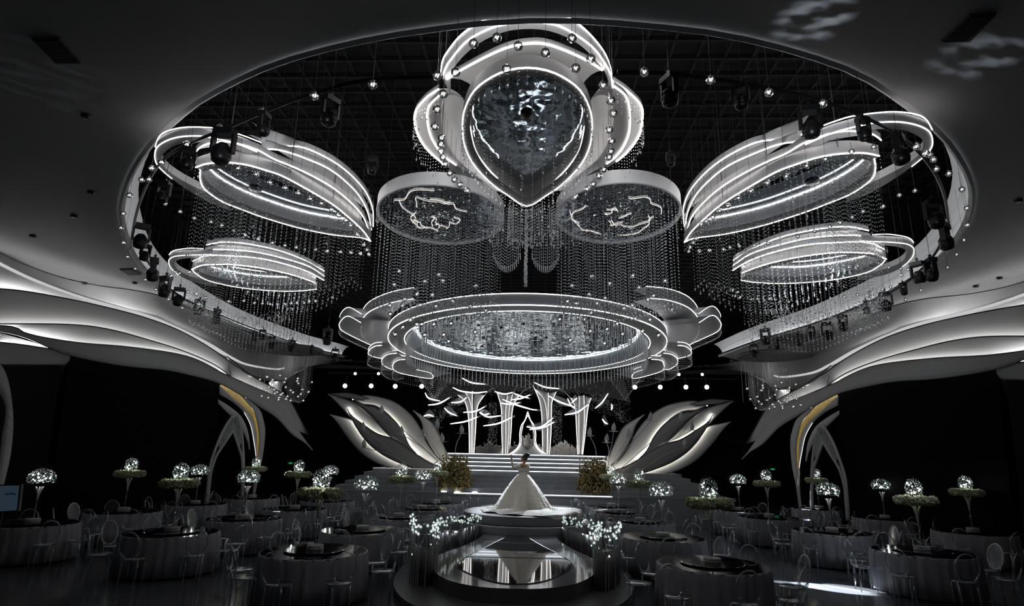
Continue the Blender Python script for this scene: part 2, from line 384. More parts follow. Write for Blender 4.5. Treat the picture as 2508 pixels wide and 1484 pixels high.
petal_lamp(LOWER, 6.4, .15, .05, 12, TL, 'small petal chandelier hung below the large one, right of the round ring chandelier', 'petal_chandelier', 5.3, [(560,665)])
# ------------------------------------------------------------------ teardrop lamp
root = thing('teardrop_chandelier', 'teardrop mirror chandelier ringed with light strips, hung high over the aisle', 'chandelier')
TS, TY = .08, 8
def TP(L, z, n=60, closed=True): return smoothpts([UZ(x, y, z, TS, TY) for x, y in L], n, closed)
def sym(L, cx=1291.5): return L + [(2*cx-x, y) for x, y in reversed(L) if abs(x-cx) > 3]
outA = sym([(1290,505),(1245,479),(1202,448),(1159,401),(1137,352),(1133,298),(1141,259),(1163,220),(1202,190),(1245,172),(1291,166)])
inA = sym([(1291,484),(1245,457),(1202,424),(1167,375),(1152,320),(1153,285),(1161,252),(1190,218),(1236,194),(1291,186)])
led2 = sym([(1291,474),(1247,449),(1206,416),(1171,372),(1157,320)])
A = TP(outA, 6.7, 72); B = TP(inA, 6.7, 72)
MB().loft(A+A[:1], B+B[:1], 2).loft(A+A[:1], up(A+A[:1], .18)).build('ring', mat('grey_ring', (.22, .22, .23), .4), root, True)
MB().loft(B+B[:1], up(B+B[:1], .22)).build('recess_wall', WHITE, root, True)
cb = sum(B, Vector())/len(B)
MB().add([cb+Vector((0,0,.22))]+up(B, .22), [(0, 1+i, 1+(i+1) % len(B)) for i in range(len(B))]).build('mirror', mat('warped_mirror', (.62, .68, .72), .06, 1.0, bump=(2.4, .45)), root)
MB().tube(A, .010, 4, True).build('led_strip', L_STRIP, root)
strip(smoothpts([UZ(x, y, 6.72, TS, TY) for x, y in [(1152,310),(1159,350),(1172,382),(1206,425),(1247,458),(1291,485),(1336,458),(1377,425),(1411,382),(1424,350),(1431,310)]], 50), root)
strip(smoothpts([UZ(x, y, 6.88, TS, TY) for x, y in [(1158,320),(1172,368),(1206,412),(1247,445),(1291,472),(1336,445),(1377,412),(1411,368),(1425,320)]], 50), root, L_STRIP, .011)
tiers = [([(1094,194),(1129,172),(1193,138),(1245,116),(1292,107),(1336,108),(1387,125),(1439,149),(1476,172)], [(1163,215),(1202,186),(1245,170),(1291,165),(1340,170),(1383,188),(1420,215)], .30, True),
 ([(1075,218),(1042,241),(1016,276),(1019,319),(1042,362),(1085,401),(1141,440),(1200,472)], [(1130,235),(1120,262),(1118,298),(1130,345),(1150,390),(1180,430),(1215,462),(1240,480)], .52, True),
 ([(1077,233),(1049,263),(1047,302),(1060,345),(1094,388),(1159,431),(1215,470)], [(1135,240),(1131,270),(1133,310),(1142,352),(1165,395),(1205,440),(1240,474)], .34, True),
 ([(1090,236),(1080,275),(1082,310),(1095,352),(1120,390),(1170,432),(1222,470)], [(1141,250),(1136,275),(1136,310),(1144,350),(1167,392),(1205,438),(1240,472)], .18, False),
 ([(1502,200),(1538,224),(1571,259),(1574,293),(1564,336),(1525,384),(1461,427),(1390,468)], [(1453,235),(1463,262),(1465,298),(1453,345),(1433,390),(1403,430),(1368,462),(1343,480)], .52, True),
 ([(1504,211),(1534,237),(1543,280),(1538,336),(1504,388),(1430,434),(1372,468)], [(1448,240),(1452,270),(1450,310),(1441,352),(1418,395),(1378,440),(1343,474)], .34, True),
 ([(1490,236),(1503,275),(1501,310),(1488,352),(1463,390),(1413,432),(1362,468)], [(1442,250),(1447,275),(1447,310),(1439,350),(1416,392),(1378,438),(1343,472)], .18, False)]
for o_, i_, dz, lit in tiers:
    a = smoothpts([UZ(x, y, 6.7+dz, TS, TY) for x, y in o_], 40); b = smoothpts([UZ(x, y, 6.7+dz*.8+.1, TS, TY) for x, y in i_], 40)
    MB().loft(a, b, 4, lambda u, t: Vector((0, 0, .06*math.sin(math.pi*t)))).loft(a, up(a, .08)).build('tier', WHITE, root, True)
    if lit: strip(a[:26] if dz != .30 else a, root, None, .012)
o1 = [(1079,185),(1083,152),(1094,129),(1129,86),(1178,53),(1230,36),(1290,30),(1345,33),(1392,43),(1439,78),(1478,125),(1495,165),(1499,194)]
o2 = [(1083,190),(1090,168),(1103,147),(1141,103),(1193,73),(1245,58),(1301,55),(1357,60),(1405,82),(1452,116),(1482,155),(1497,185),(1502,215)]
o3 = [(1103,230),(1103,195),(1112,165),(1159,116),(1223,82),(1288,71),(1353,78),(1417,108),(1466,155),(1487,190),(1500,240)]
a = smoothpts([UZ(x, y, 7.02, TS, TY) for x, y in o2], 60); b = smoothpts([UZ(x, y, 7.02, TS, TY) for x, y in o3], 60); c = smoothpts([UZ(x, y, 7.15, TS, TY) for x, y in o1], 60)
MB().loft(a, b, 2).loft(a, c, 1).loft(b, up(b, .12)).build('arched_loop', WHITE, root, True)
strip(a, root, None, .009); strip(c, root, None, .009)
p = UZ(1291, 281, 6.9, TS, TY); MB().lathe([(.0, -.05), (.03, -.05), (.06, -.03), (.09, -.01), (.09, .01)], 18, p).build('downlight', DARKGREY, root)
pts = []
cx, cyy = cb.x, cb.y
for i in range(26):
    for j in range(60):
        x = cx-1.9+i*.152; y = 6.0+j*.075
        if inside(x, y, A):
            pts.append((x, y, 6.8-.08*(y-8), 6.15-.55*max(0, (y-7.6)/2))) if random.random() < .16 else None
for p in A[::1]: pts.append((p.x, p.y, p.z, p.z-.18))
for o_, i_, dz, lit in tiers[1:2]+tiers[4:5]:
    for p in smoothpts([UZ(x, y, 6.7+dz, TS, TY) for x, y in o_], 46): pts.append((p.x, p.y, p.z-.02, p.z-.16-.22*random.random()))
tip = A[0]
for sgn in (-1, 1):          # swagged lobes under the tip
    for i in range(17):
        for j in range(3): 
            u = (i-8)/8; x = tip.x + sgn*(.33 + .0) + u*.26; pts.append((x, tip.y+.1+j*.12, tip.z+.05, 6.0 - .45*math.sqrt(max(0, 1-u*u))))
for i in range(130): pts.append((tip.x+random.gauss(0, .36), tip.y+random.gauss(-.05, .2), tip.z-.05, tip.z-.45-random.random()*.25))
strands(root, pts, .055, .0095)
col = MB()
for i in range(260):
    z = 6.5-1.35*i/260; a = random.random()*6.28; col.octa((tip.x+.02*math.cos(a), tip.y-.02+.02*math.sin(a), z), .016, .02)
col.build('crystal_column', DROP, root, stuff=True)
MB().tube([(tip.x-.0, tip.y-.02, 5.15), (tip.x-.0, tip.y-.02, 9)], .006, 4).build('hanger', WIRE, root)
# ------------------------------------------------------------------ round mirror discs with long bead curtains
for sd, (xl, xr, yn, yf) in ((-1, (928, 1234, 453, 599)), (1, (1361, 1663, 448, 597))):
    S_ = .08; xm = (xl+xr)/2
    l, r_, a, b = [UZ(x, y, 6.7, S_, 9) for x, y in ((xl, 533), (xr, 533), (xm, yn), (xm, yf))]
    ce = Vector(((l.x+r_.x)/2, (a.y+b.y)/2, 0)); ra = (r_.x-l.x)/2*1.0; rb = (b.y-a.y)/2
    E = [Vector((ce.x+ra*math.cos(t), ce.y+rb*math.sin(t), 0)) for t in [2*math.pi*k/64 for k in range(64)]]
    for p in E: p.z = 6.7-S_*(p.y-9)
    root = thing('disc_chandelier', f'round white-rimmed mirror disc with a long bead curtain on the {SN[sd]} of the teardrop', 'chandelier', group='pair of mirror discs beneath the teardrop')
    Ei = [Vector((ce.x+(p.x-ce.x)*.97, ce.y+(p.y-ce.y)*.97, p.z)) for p in E]
    MB().loft(E+E[:1], up(E+E[:1], .24)).loft(E+E[:1], Ei+Ei[:1]).loft(Ei+Ei[:1], up(Ei+Ei[:1], .24)).build('rim', WHITE, root, True)
    g = 8; m = MB().add([Vector((ce.x, ce.y, 6.7-S_*(ce.y-9)))+Vector((0,0,.04))]+up(Ei, .04), [(0, 1+i, 1+(i+1) % 64) for i in range(64)]); m.build('foil_mirror', FMIRROR, root)
    MB().tube(up(E, .0), .012, 6, True).build('lower_rim', GREY, root)
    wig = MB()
    for k in range(9):       # LED reflections in the mirror, put in as irregular glowing lines
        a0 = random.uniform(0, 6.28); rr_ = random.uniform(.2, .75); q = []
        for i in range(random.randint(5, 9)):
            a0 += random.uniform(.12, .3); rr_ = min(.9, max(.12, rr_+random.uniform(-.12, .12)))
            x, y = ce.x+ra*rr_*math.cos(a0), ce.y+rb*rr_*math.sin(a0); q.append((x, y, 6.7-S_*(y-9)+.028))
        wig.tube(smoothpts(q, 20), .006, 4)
    wig.build('reflection_lines', led('reflection_glow', 1.2, (1, .93, .86)), root)
    pts = []
    for i in range(31):
        for j in range(6):
            x = ce.x-ra*.97+i*ra*1.94/30+random.uniform(-.012,.012); yy = ce.y - rb*.15 + j*rb*.2
            if ((x-ce.x)/ra)**2+((yy-ce.y)/rb)**2 < .95: pts.append((x, yy, 6.75-S_*(yy-9), 4.98+random.uniform(-.03, .03)))
    strands(root, pts, .060, .0115)
    pts = [(p.x, p.y, p.z, p.z-.25-.1*math.sin(i*.7)) for i, p in enumerate(E) if i > 32 or i % 2]
    strands(root, pts, .05, .007)
    for i in (8, 24, 40, 56): MB().tube([E[i]+Vector((0,0,.2)), (E[i].x, E[i].y, 9)], .006, 4).build('hanger', WIRE, root)
# ------------------------------------------------------------------ big ring chandelier
BS, BY = .08, 19
def BP(L, z, n=80, closed=True): return smoothpts([UZ(x, y, z, BS, BY) for x, y in L], n, closed)
def ell(L, R_, near, far, z, n=96, flat=True):
    l, r_, a, b = UZ(L, (near+far)/2-2, z, BS, BY), UZ(R_, (near+far)/2-4, z, BS, BY), UZ(1297, near, z, BS, BY), UZ(1297, far, z, BS, BY)
    ce = Vector(((l.x+r_.x)/2, (a.y+b.y)/2, 0)); ra, rb = (r_.x-l.x)/2, (b.y-a.y)/2
    E = [Vector((ce.x+ra*math.cos(2*math.pi*k/n), ce.y+rb*math.sin(2*math.pi*k/n), 0)) for k in range(n)]
    for p in E: p.z = z-BS*(p.y-BY)
    return E
root = thing('ring_chandelier', 'huge round ring chandelier with petal-shaped shoulders and crystal rods above the bride', 'chandelier')
E0 = ell(945, 1649, 747, 915, 6.3); c0 = sum(E0, Vector())/96
def sc(E, k, dz=0): return [Vector((c0.x+(p.x-c0.x)*k, c0.y+(p.y-c0.y)*k, 0)) + Vector((0, 0, 6.3-BS*(c0.y+(p.y-c0.y)*k-BY)+dz)) for p in E]
E1 = sc(E0, .875); E2 = sc(E0, .80)
cl_ = lambda P: P+P[:1]
BRING = mat('ring_grey', (.45, .46, .48), .4)
MB().loft(cl_(E0), cl_(E1), 1).loft(cl_(E0), cl_(up(E0, .34))).build('ring', BRING, root, True)
MB().loft(cl_(E1), cl_(up(E2, .40)), 3).build('recess_wall', mat('recess_wall', (.3, .34, .38), .25), root, True)
MB().add([c0+Vector((0,0,.4))]+up(E2, .40), [(0, 1+i, 1+(i+1) % 96) for i in range(96)]).build('rippled_mirror', WMIRROR, root)
MB().tube(E0, .015, 4, True).build('led_strip', L_BIG, root); MB().tube(up(E0, .34), .013, 4, True).build('led_strip', L_BIG, root)
MB().tube(sc(E0, .885), .013, 4, True).build('led_strip', L_BIG, root); MB().tube(up(E2, .36), .011, 4, True).build('led_strip', L_COVE, root)
rod = MB().octa((0, 0, -.02), .026, .06).tube([(0, 0, 0), (0, 0, -.66)], [.012, .016], 5).octa((0, 0, -.69), .024, .05).mesh('rod', mat('crystal_rod', (.85, .87, .9), .2, .35))
k = 0
for i in range(150):
    t = 2*math.pi*i/150; j = i*96/150; a = E1[int(j) % 96].lerp(E1[(int(j)+1) % 96], j-int(j))
    put(rod, 'crystal_rod', root, (c0.x+(a.x-c0.x)*.99, c0.y+(a.y-c0.y)*.99, a.z-.02), (0, 0, t), (1, 1, 1.0+.12*math.sin(t*6)))
for i in range(110):
    t = 2*math.pi*i/110; j = i*96/110; a = E2[int(j) % 96].lerp(E2[(int(j)+1) % 96], j-int(j))
    put(rod, 'crystal_rod', root, (c0.x+(a.x-c0.x)*.95, c0.y+(a.y-c0.y)*.95, a.z+.28), (0, 0, t), (.9, .9, .8))
inn_r = MB()
for i in range(260):
    a = random.random()*6.28; q = math.sqrt(random.random())*.72; p = E0[int(a/6.2832*96) % 96]; x, y = c0.x+(p.x-c0.x)*q, c0.y+(p.y-c0.y)*q; z = 6.65-BS*(y-BY)
    inn_r.tube([(x, y, z), (x, y, z-.5-random.random()*.3)], .006, 4); inn_r.octa((x, y, z-.02), .03, .012)
inn_r.build('inner_rods', DROP, root, stuff=True)
for i in range(22):
    a = random.random()*6.28; q = math.sqrt(random.random())*.7; p = E0[int(a/6.2832*96) % 96]; x, y = c0.x+(p.x-c0.x)*q, c0.y+(p.y-c0.y)*q
    MB().lathe([(0, -.02), (.05, -.02), (.07, 0)], 10, (x, y, 6.69-BS*(y-BY))).build('downlight', DARKGREY, root)
# shoulders: stacked petals of the ring, traced on the left and right
sh = {-1: [([(1012,732),(960,741),(914,758),(892,775),(885,793),(890,812),(912,832),(945,848),(975,858)], .62, .36, ([(1010,732),(960,741),(914,758),(892,775),(884,790)])),
           ([(884,790),(852,774),(832,790),(834,806),(850,817),(880,832),(910,846)], .50, .30, None),
           ([(935,846),(918,848),(905,857),(903,868),(925,876),(960,880)], -.05, .12, None),
           ([(972,865),(950,868),(937,878),(937,892),(962,905),(990,900)], -.1, .12, None),
           ([(1000,880),(975,882),(963,892),(965,906),(990,916),(1055,927),(1055,914),(1020,905)], -.15, .14, None)],
      1: [([(1583,730),(1635,735),(1680,750),(1704,770),(1712,790),(1705,812),(1683,832),(1650,848),(1620,858)], .62, .36, None),
          ([(1712,790),(1745,772),(1765,790),(1763,806),(1748,817),(1715,832),(1685,846)], .50, .30, None),
          ([(1660,846),(1678,848),(1691,857),(1692,868),(1670,876),(1635,880)], -.05, .12, None),
          ([(1625,865),(1645,868),(1658,878),(1658,892),(1635,905),(1605,900)], -.1, .12, None),
          ([(1595,880),(1618,882),(1626,892),(1624,906),(1600,916),(1552,927),(1552,914),(1575,905)], -.15, .14, None)]}
pts = []
for sd in (-1, 1):
    for o_, dz, hgt, _ in sh[sd]:
        P = BP(o_, 6.2+dz, 40, False); ce = sum(P, Vector())/len(P)
        back = []
        for p in P:
            a_ = math.atan2((p.y-c0.y)/(E0[24].y-c0.y), (p.x-c0.x)/(E0[0].x-c0.x)) % (2*math.pi); e_ = E0[int(a_/(2*math.pi)*96) % 96]
            f_ = min(1, math.hypot(e_.x-c0.x, e_.y-c0.y)/max(.01, math.hypot(p.x-c0.x, p.y-c0.y)))
            q_ = Vector((c0.x+(p.x-c0.x)*f_, c0.y+(p.y-c0.y)*f_, 0)); q_.z = p.z-BS*(q_.y-p.y); back.append(q_)
        MB().loft(P, back, 1).loft(P, up(P, hgt)).loft(up(P, hgt), up(back, hgt)).build('shoulder_petal', mat_sh if 'mat_sh' in globals() else BRING, root, True)
        if 0:
            ap = P[0]+(P[0]-P[1])*.0
            MB().add([P[0], back[0], back[0]+Vector((0,0,hgt)), P[0]+Vector((0,0,hgt))], [(0,1,2,3)]).build('end_cap', BRING, root)
        strip(P, root, L_BIG, .011); strip(up(P, hgt), root, L_BIG, .010)
        if hgt < .3:
            for i, p in enumerate(smoothpts(P, 60)[6:]): pts.append((p.x, p.y, p.z, p.z-.30-.12*(i/60)))
        else:
            for i, p in enumerate(smoothpts(P, 70)[30:]): pts.append((p.x, p.y, p.z, p.z-.18))
strands(root, pts, .07, .012)
pts = []
for sd, x0 in ((-1, 1065), (1, 1530)):   # V-shaped bead swag at the back of the ring
    for i in range(22):
        u = (i-11)/11; px = x0+u*40; p = UY(px, 905, 26.0)
        for j in range(2): pts.append((p.x+.04*j, p.y+.3*j, p.z+.35, p.z-.30-.95*(1-abs(u))))
strands(root, pts, .09, .014)
for i in (10, 34, 58, 82): MB().tube([E0[i]+Vector((0,0,.34)), (E0[i].x, E0[i].y, 9)], .012, 5).build('hanger', WIRE, root)
# ------------------------------------------------------------------ side wall waves (left traced, right mirrored)
WK = [(0,625),(130,690),(260,742),(330,772),(400,803),(455,826)]
WE1 = [(-360,688),(0,707),(130,725),(250,750),(356,778),(440,810),(520,855),(578,896),(625,922),(690,932)]
WE1b = [(-360,688),(0,707),(130,725),(250,750),(356,778),(440,810),(520,855),(556,875)]
WE2 = [(-360,795),(0,793),(178,795),(270,807),(356,830),(445,858),(520,890),(567,924)]
WE3 = [(-360,797),(0,797),(60,815),(111,827),(200,840),(311,849),(427,865),(485,882),(543,912),(592,936)]
WFT = WE3[:-1] + [(563,921),(625,948),(666,966),(689,985),(707,1005),(719,1028),(730,1053),(766,1103)]
WFB = [(-360,808),(0,811),(165,868),(300,895),(400,905),(460,917),(538,939),(607,978),(639,998),(678,1024),(714,1063),(744,1083),(766,1103)]
WH = [(556,873),(590,900),(625,925),(657,943),(689,962),(712,982),(735,1024),(757,1066)]
WHB = [(567,924),(592,936),(625,949),(666,968),(689,987),(707,1007),(719,1030),(730,1053),(757,1066)]
SOFF = mat('soffit_paint', (.55, .55, .56), .55)
PANEL = mat('wave_panel', (.60, .60, .61), .5)
L_WAVE = led('wave_cove', 7.0, (1, .985, .95))
def wall_waves(s):
    M = lambda P: P if s < 0 else mirror(P, 0.0)
    W_ = lambda L, off, n=70: M(smoothpts([UW(x, y, off) for x, y in L], n))
    root = thing('wave_panels', f'sweeping backlit white ribbons along the {SN[s]} wall above the dark screen', 'wall decoration')
    MB().loft(W_(WE1b, 0), W_([(x, y+8) for x, y in WE2], .3), 6).build('ribbon', PANEL, root, True)
    MB().loft(W_(WE2, 0), W_([(x, y+7) for x, y in WE3], .3), 6).build('ribbon', PANEL, root, True)
    MB().loft(W_(WFT, 0), W_(WFB, .05), 4).build('ribbon', GREY, root, True, .05)
    MB().loft(W_(WH, .12), W_(WHB, .3), 4).build('ribbon', PANEL, root, True)
    for L, off in ((WE1, 0), (WE2, -.01), (WE3, -.01), (WH, .11), (WFB, .05)):
        MB().tube(W_(L, off), .022, 4).build('edge_trim', DARKGREY, root)
    for L, dy, off in ((WE2, 5, .13), (WE3, 5, .13), (WHB[:4], 4, .14)):
        MB().tube(W_([(x, y+dy) for x, y in L], off), .02, 4).build('hidden_led', L_WAVE, root)
    MB().tube(W_([(x, y+7) for x, y in WE1b], .12), .024, 4).build('hidden_led', led('upper_cove_led', 17, (1,.99,.97)), root)
    # low bands at the near end, under the big ribbon
    MB().loft(W_([(0,815),(60,832),(120,850),(168,868)], .1, 20), W_([(0,842),(55,848),(135,858),(170,869)], .25, 20), 3).build('ribbon', PANEL, root, True)
    MB().loft(W_([(-360,838),(0,838),(55,844),(135,856),(172,868)], .1, 20), W_([(-360,893),(0,893),(60,893),(120,893),(170,893)], .3, 20), 3).build('ribbon', PANEL, root, True)
    for L, off in (([(0,838),(55,844),(135,856)], .09), ([(0,893),(60,893),(168,893)], .29)):
        MB().tube(W_(L, off, 20), .02, 4).build('edge_trim', DARKGREY, root)
    MB().tube(W_([(0,820),(60,836),(120,853),(165,867)], .2, 20), .02, 4).build('hidden_led', led('low_cove_led', 24, (1,1,1)), root)
    MB().tube(W_([(0,843),(55,849),(165,868)], .2, 20), .02, 4).build('hidden_led', led('low_cove_led', 30, (1,1,1)), root)
    # soffit that falls from the oval rim to the ribbons
    aa = M(smoothpts([UZ(x, y, 6.975) for x, y in [(-360,470),(-30,608),(60,648),(150,680),(240,700),(330,712),(400,728),(470,758),(560,800),(660,836),(740,860),(800,873),(845,881)]], 124))
    bb = M(smoothpts([UW(-360,692,.35), UW(-30,709,.35), UW(60,721,.35), UW(130,731,.35), UW(250,757,.35), UW(356,785,.35), UW(440,817,.33), UW(520,860,.30), UW(578,900,.2), UW(625,925,.12), UY(690,934,25.5), UY(712,916,27), UY(760,897,28.3), UY(864,880,29.1)], 124))
    bl = lambda u, t: Vector((0, 0, -.10*math.sin(math.pi*t)))
    MB().loft(aa, bb, 8, bl).build('soffit', SOFF, root, True)
    MB().tube(bb[74:], .02, 4).build('edge_trim', DARKGREY, root)
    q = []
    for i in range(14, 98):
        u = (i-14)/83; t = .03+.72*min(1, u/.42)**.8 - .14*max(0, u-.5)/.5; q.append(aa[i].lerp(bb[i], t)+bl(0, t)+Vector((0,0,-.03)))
    MB().tube(q, [.035+.025*math.sin(math.pi*k/83) for k in range(84)], 6).build('streak_glow', L_STREAK, root)  # no lamp: the bright streak on the soffit, put in as a glowing tube
    c1 = M(smoothpts([UY(770,892,28.6), UY(735,905,28), UY(712,922,27.2), UY(690,945,26.4)], 20)); c2 = M(smoothpts([UY(690,932,25.6), UY(660,935,25.3), UY(665,948,25.2), UY(689,962,25.4)], 20))
    MB().loft(c1, c2, 3).build('swelling', PANEL, root, True)
    MB().tube(M(smoothpts([UW(600,912,.25), UW(625,924,.2), UY(680,935,25.9), UY(700,928,26.6)], 20)), .02, 4).build('hidden_led', L_WAVE, root)
    for (px, py, yy), e in (((612,903,24.2),14),((668,918,25.2),14),((735,893,26.8),5),((560,872,22.6),12),((480,836,20.5),10)):
        q = UY(px, py, yy); lamp('soffit_fill', 'POINT', (q.x if s < 0 else -q.x, q.y, q.z+.05), (0,0,0), e*.45, (1,.99,.97), shadow_soft_size=.08)  # unseen point lamps added to brighten the dark soffit
    # tapering legs that curl down to the floor
    leg = thing('curling_legs', f'slim curling white legs with a gold inlay sweeping down to the floor on the {SN[s]}', 'wall decoration')
    L1o = [(513,900),(557,936),(602,975),(634,1001),(645,1030),(649,1060),(643,1117),(632,1165),(622,1225)]
    g1 = [(542,938),(579,957),(606,985),(625,1014),(634,1049),(636,1083),(632,1129),(628,1165),(620,1225)]
    g2 = [(538,945),(552,957),(574,978),(602,1003),(620,1028),(627,1056),(629,1095),(627,1163),(619,1225)]
    l1b = [(538,966),(570,985),(597,1010),(613,1042),(621,1083),(626,1117),(625,1163),(617,1225)]
    V_ = lambda L, off, n=44: M(smoothpts([UW(x, y, off) for x, y in L], n))
    MB().loft(V_(L1o, .06), V_(g1, .12), 2).build('outer_leg', PANEL, leg, True, .04)
    MB().loft(V_(g1, .2), V_(g2, .2), 2).build('gold_inlay', GOLD, leg, True)
    MB().loft(V_(g2, .10), V_(l1b, .16), 2).build('inner_leg', PANEL, leg, True, .04)
    MB().loft(V_([(535,978),(563,996),(588,1017),(602,1042),(610,1072),(611,1101)], .08, 30), V_([(534,988),(563,1017),(584,1037),(597,1060),(606,1083),(611,1101)], .14, 30), 2).build('short_leaf', PANEL, leg, True, .04)
    MB().tube(V_([(513,900),(557,936),(602,975)], .04, 20), .012, 4).build('led_strip', L_TREE, leg)
    MB().tube(V_(g1, .15), .008, 4).build('hidden_led', led('gold_led', 2.2, (1, .85, .55)), leg)
    MB().tube(V_([(x+1, y) for x, y in l1b][2:6], .12, 20), .006, 4).build('led_strip', L_TREE, leg)
    # pointed lattice arch
    ar = thing('pointed_arch', f'pointed grey arch with fan ribs beside the dark screen on the {SN[s]}', 'arch')
    def bar(L, w, off=.0): MB().tube(V_(L, off, 30), w, 5).build('arch_leg', GREY, ar, True)
    lo_, li_ = [(583,1017),(568,1021),(545,1058),(522,1115),(514,1147),(509,1190),(505,1235)], [(571,1053),(552,1082),(533,1110),(524,1130),(516,1160),(512,1195),(508,1235)]
    ro_, ri_ = [(570,1023),(581,1018),(587,1038),(592,1062),(596,1117),(596,1160),(594,1235)], [(571,1053),(580,1080),(588,1105),(592,1117),(594,1140),(594,1170),(592,1235)]
    for L in (lo_, li_, ro_, ri_): bar(L, .05)
    A_, B_ = V_(lo_, 0, 40), V_(li_, 0, 40)
    for i in range(2, 16): MB().tube([A_[i], B_[max(0, i-3)]], .02, 4).build('rib', GREY, ar)
    A_, B_ = V_(ro_, 0, 40), V_(ri_, 0, 40)
    for i in range(3, 14): MB().tube([A_[i], B_[max(0, i-3)]], .02, 4).build('rib', GREY, ar)
    # dark video wall
    q = M([UW(175, 845, .22), UW(540, 932, .22), UW(525, 1245, .22), UW(112, 1300, .22)])
    o = MB().prism(q, Vector((-.25*(1 if s < 0 else -1), .05, 0))); o = o.build('screen', SCREEN); o2 = tag(o, f'huge switched-off black video wall on the {SN[s]} under the white ribbons', 'screen')
    # near arch at the picture edge
    if s < 0 or 1:
        ne = thing('pointed_arch', f'tall curved grey arch with slanting ribs at the {SN[s]} edge of the hall', 'arch')
        a = M(smoothpts([UW(x, y, 0) for x, y in [(-40,870),(0,893),(18,930),(28,985),(31,1040),(25,1110),(12,1170),(0,1215)]], 30)); b = M(smoothpts([UW(x, y, 0) for x, y in [(-50,900),(-10,950),(12,990),(12,1030),(6,1060),(2,1100),(-4,1150),(-14,1200)]], 30))
        MB().loft(a, b, 1).build('arch_leg', GREY, ne, True, .05)
        for i in range(3, 18, 2): MB().tube([a[i], b[i]+Vector((0,0,.3))], .03, 4).build('rib', DARKGREY, ne)
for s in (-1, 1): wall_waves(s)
# ------------------------------------------------------------------ stage
AX = .1
st = thing('stage', 'wide stepped stage with light strips under its upper treads', 'stage')
def stbox(name, hw, y0, z0, z1, m=STAGE): return MB().box(AX-hw, AX+hw, y0, 31.6, z0, z1).build(name, m, st)
stbox('base', 7.6, 22.8, 0, .92, STAGESIDE); stbox('deck', 7.65, 22.78, .92, 1.0)
for k in range(1, 6): stbox('step', 7.42-.26*k, 22.8+.32*k, 1.0+.155*(k-1), 1.0+.155*k)
for k in range(6, 10):
    y0 = 22.8+.32*k; z1 = 1.0+.155*k
    stbox('step', 3.3, y0, z1-.155, z1); MB().box(AX-3.3, AX+3.3, y0-.02, y0, z1-.025, z1+.003).build('step_light', L_STEP, st)
MB().box(AX-3.3, AX+3.3, 22.8+.32*5-.02, 22.8+.32*5, 1.0+.155*5-.025, 1.0+.155*5).build('step_light', L_STEP, st)
MB().box(AX-6.1, AX-3.3, 22.8+.32*5-.02, 22.8+.32*5, 1.0+.155*5-.02, 1.0+.155*5).build('step_light', led('dim_step', .5, (.86,.93,1)), st)
MB().box(AX-2.6, AX+3.2, 22.765, 22.785, .97, 1.002).build('step_light', L_STEP, st)
stbox('backdrop_deck', 5.2, 26.0, 2.3, 2.40)
for i, x in enumerate((-2.9, -2.4, -1.75)): tag(MB().lathe([(.0,0),(.10,.0),(.11,.03),(0,.05)], 14, (x, 22.95, 1.0)).build('floor_lamp', L_STEP), f'{ordn(i+1)} small round floor lamp from the left on the stage front edge', 'lamp', 'floor lamps on the stage edge')
# ------------------------------------------------------------------ carved petal walls on the stage
FY = 24.7
PET = dict(
 P1=([(809,1015),(835,1020),(865,1030),(882,1059),(909,1091),(950,1120),(998,1140),(1047,1156)], [(809,1015),(826,1035),(850,1069),(882,1106),(916,1130),(959,1147),(998,1156),(1037,1159)], .22),
 P2=([(851,1001),(862,1018),(889,1038),(925,1062),(964,1074),(993,1093),(1022,1113),(1059,1135),(1107,1149)], [(851,1001),(864,1030),(877,1052),(909,1091),(950,1120),(998,1142),(1047,1156),(1083,1160),(1107,1152)], 0),
 P3=([(804,965),(836,974),(872,988),(901,1011),(925,1035),(950,1062),(966,1078)], [(804,965),(828,989),(853,1016),(870,1033),(889,1050),(925,1070),(960,1082)], .22),
 P0=([(811,964),(853,962),(887,970),(905,977)], [(811,964),(836,973),(867,977),(892,981)], .10),
 P4=([(880,990),(900,995),(916,996),(940,1008),(967,1030),(988,1059),(1003,1091),(1024,1115)], [(866,982),(901,1009),(925,1033),(950,1062),(967,1078),(985,1092),(1003,1104),(1024,1117)], .12),
 P5=([(865,975),(889,968),(920,970),(962,982),(991,1001),(1013,1023),(1032,1052),(1047,1086),(1071,1118),(1104,1145)], [(867,979),(889,990),(918,994),(945,1010),(969,1035),(988,1062),(1003,1095),(1024,1118),(1059,1138),(1100,1147)], .32),
 P6=([(1012,1005),(1032,1016),(1059,1035),(1073,1059),(1086,1091),(1098,1123),(1108,1140)], [(1012,1005),(1030,1030),(1039,1059),(1052,1089),(1071,1118),(1090,1136),(1106,1144)], .36))
PETM = mat('carved_petal', (.68, .67, .65), .5); PETD = mat('grey_petal', (.27, .27, .27), .5); L_PET = led('petal_led', 13, (1, .97, .90))
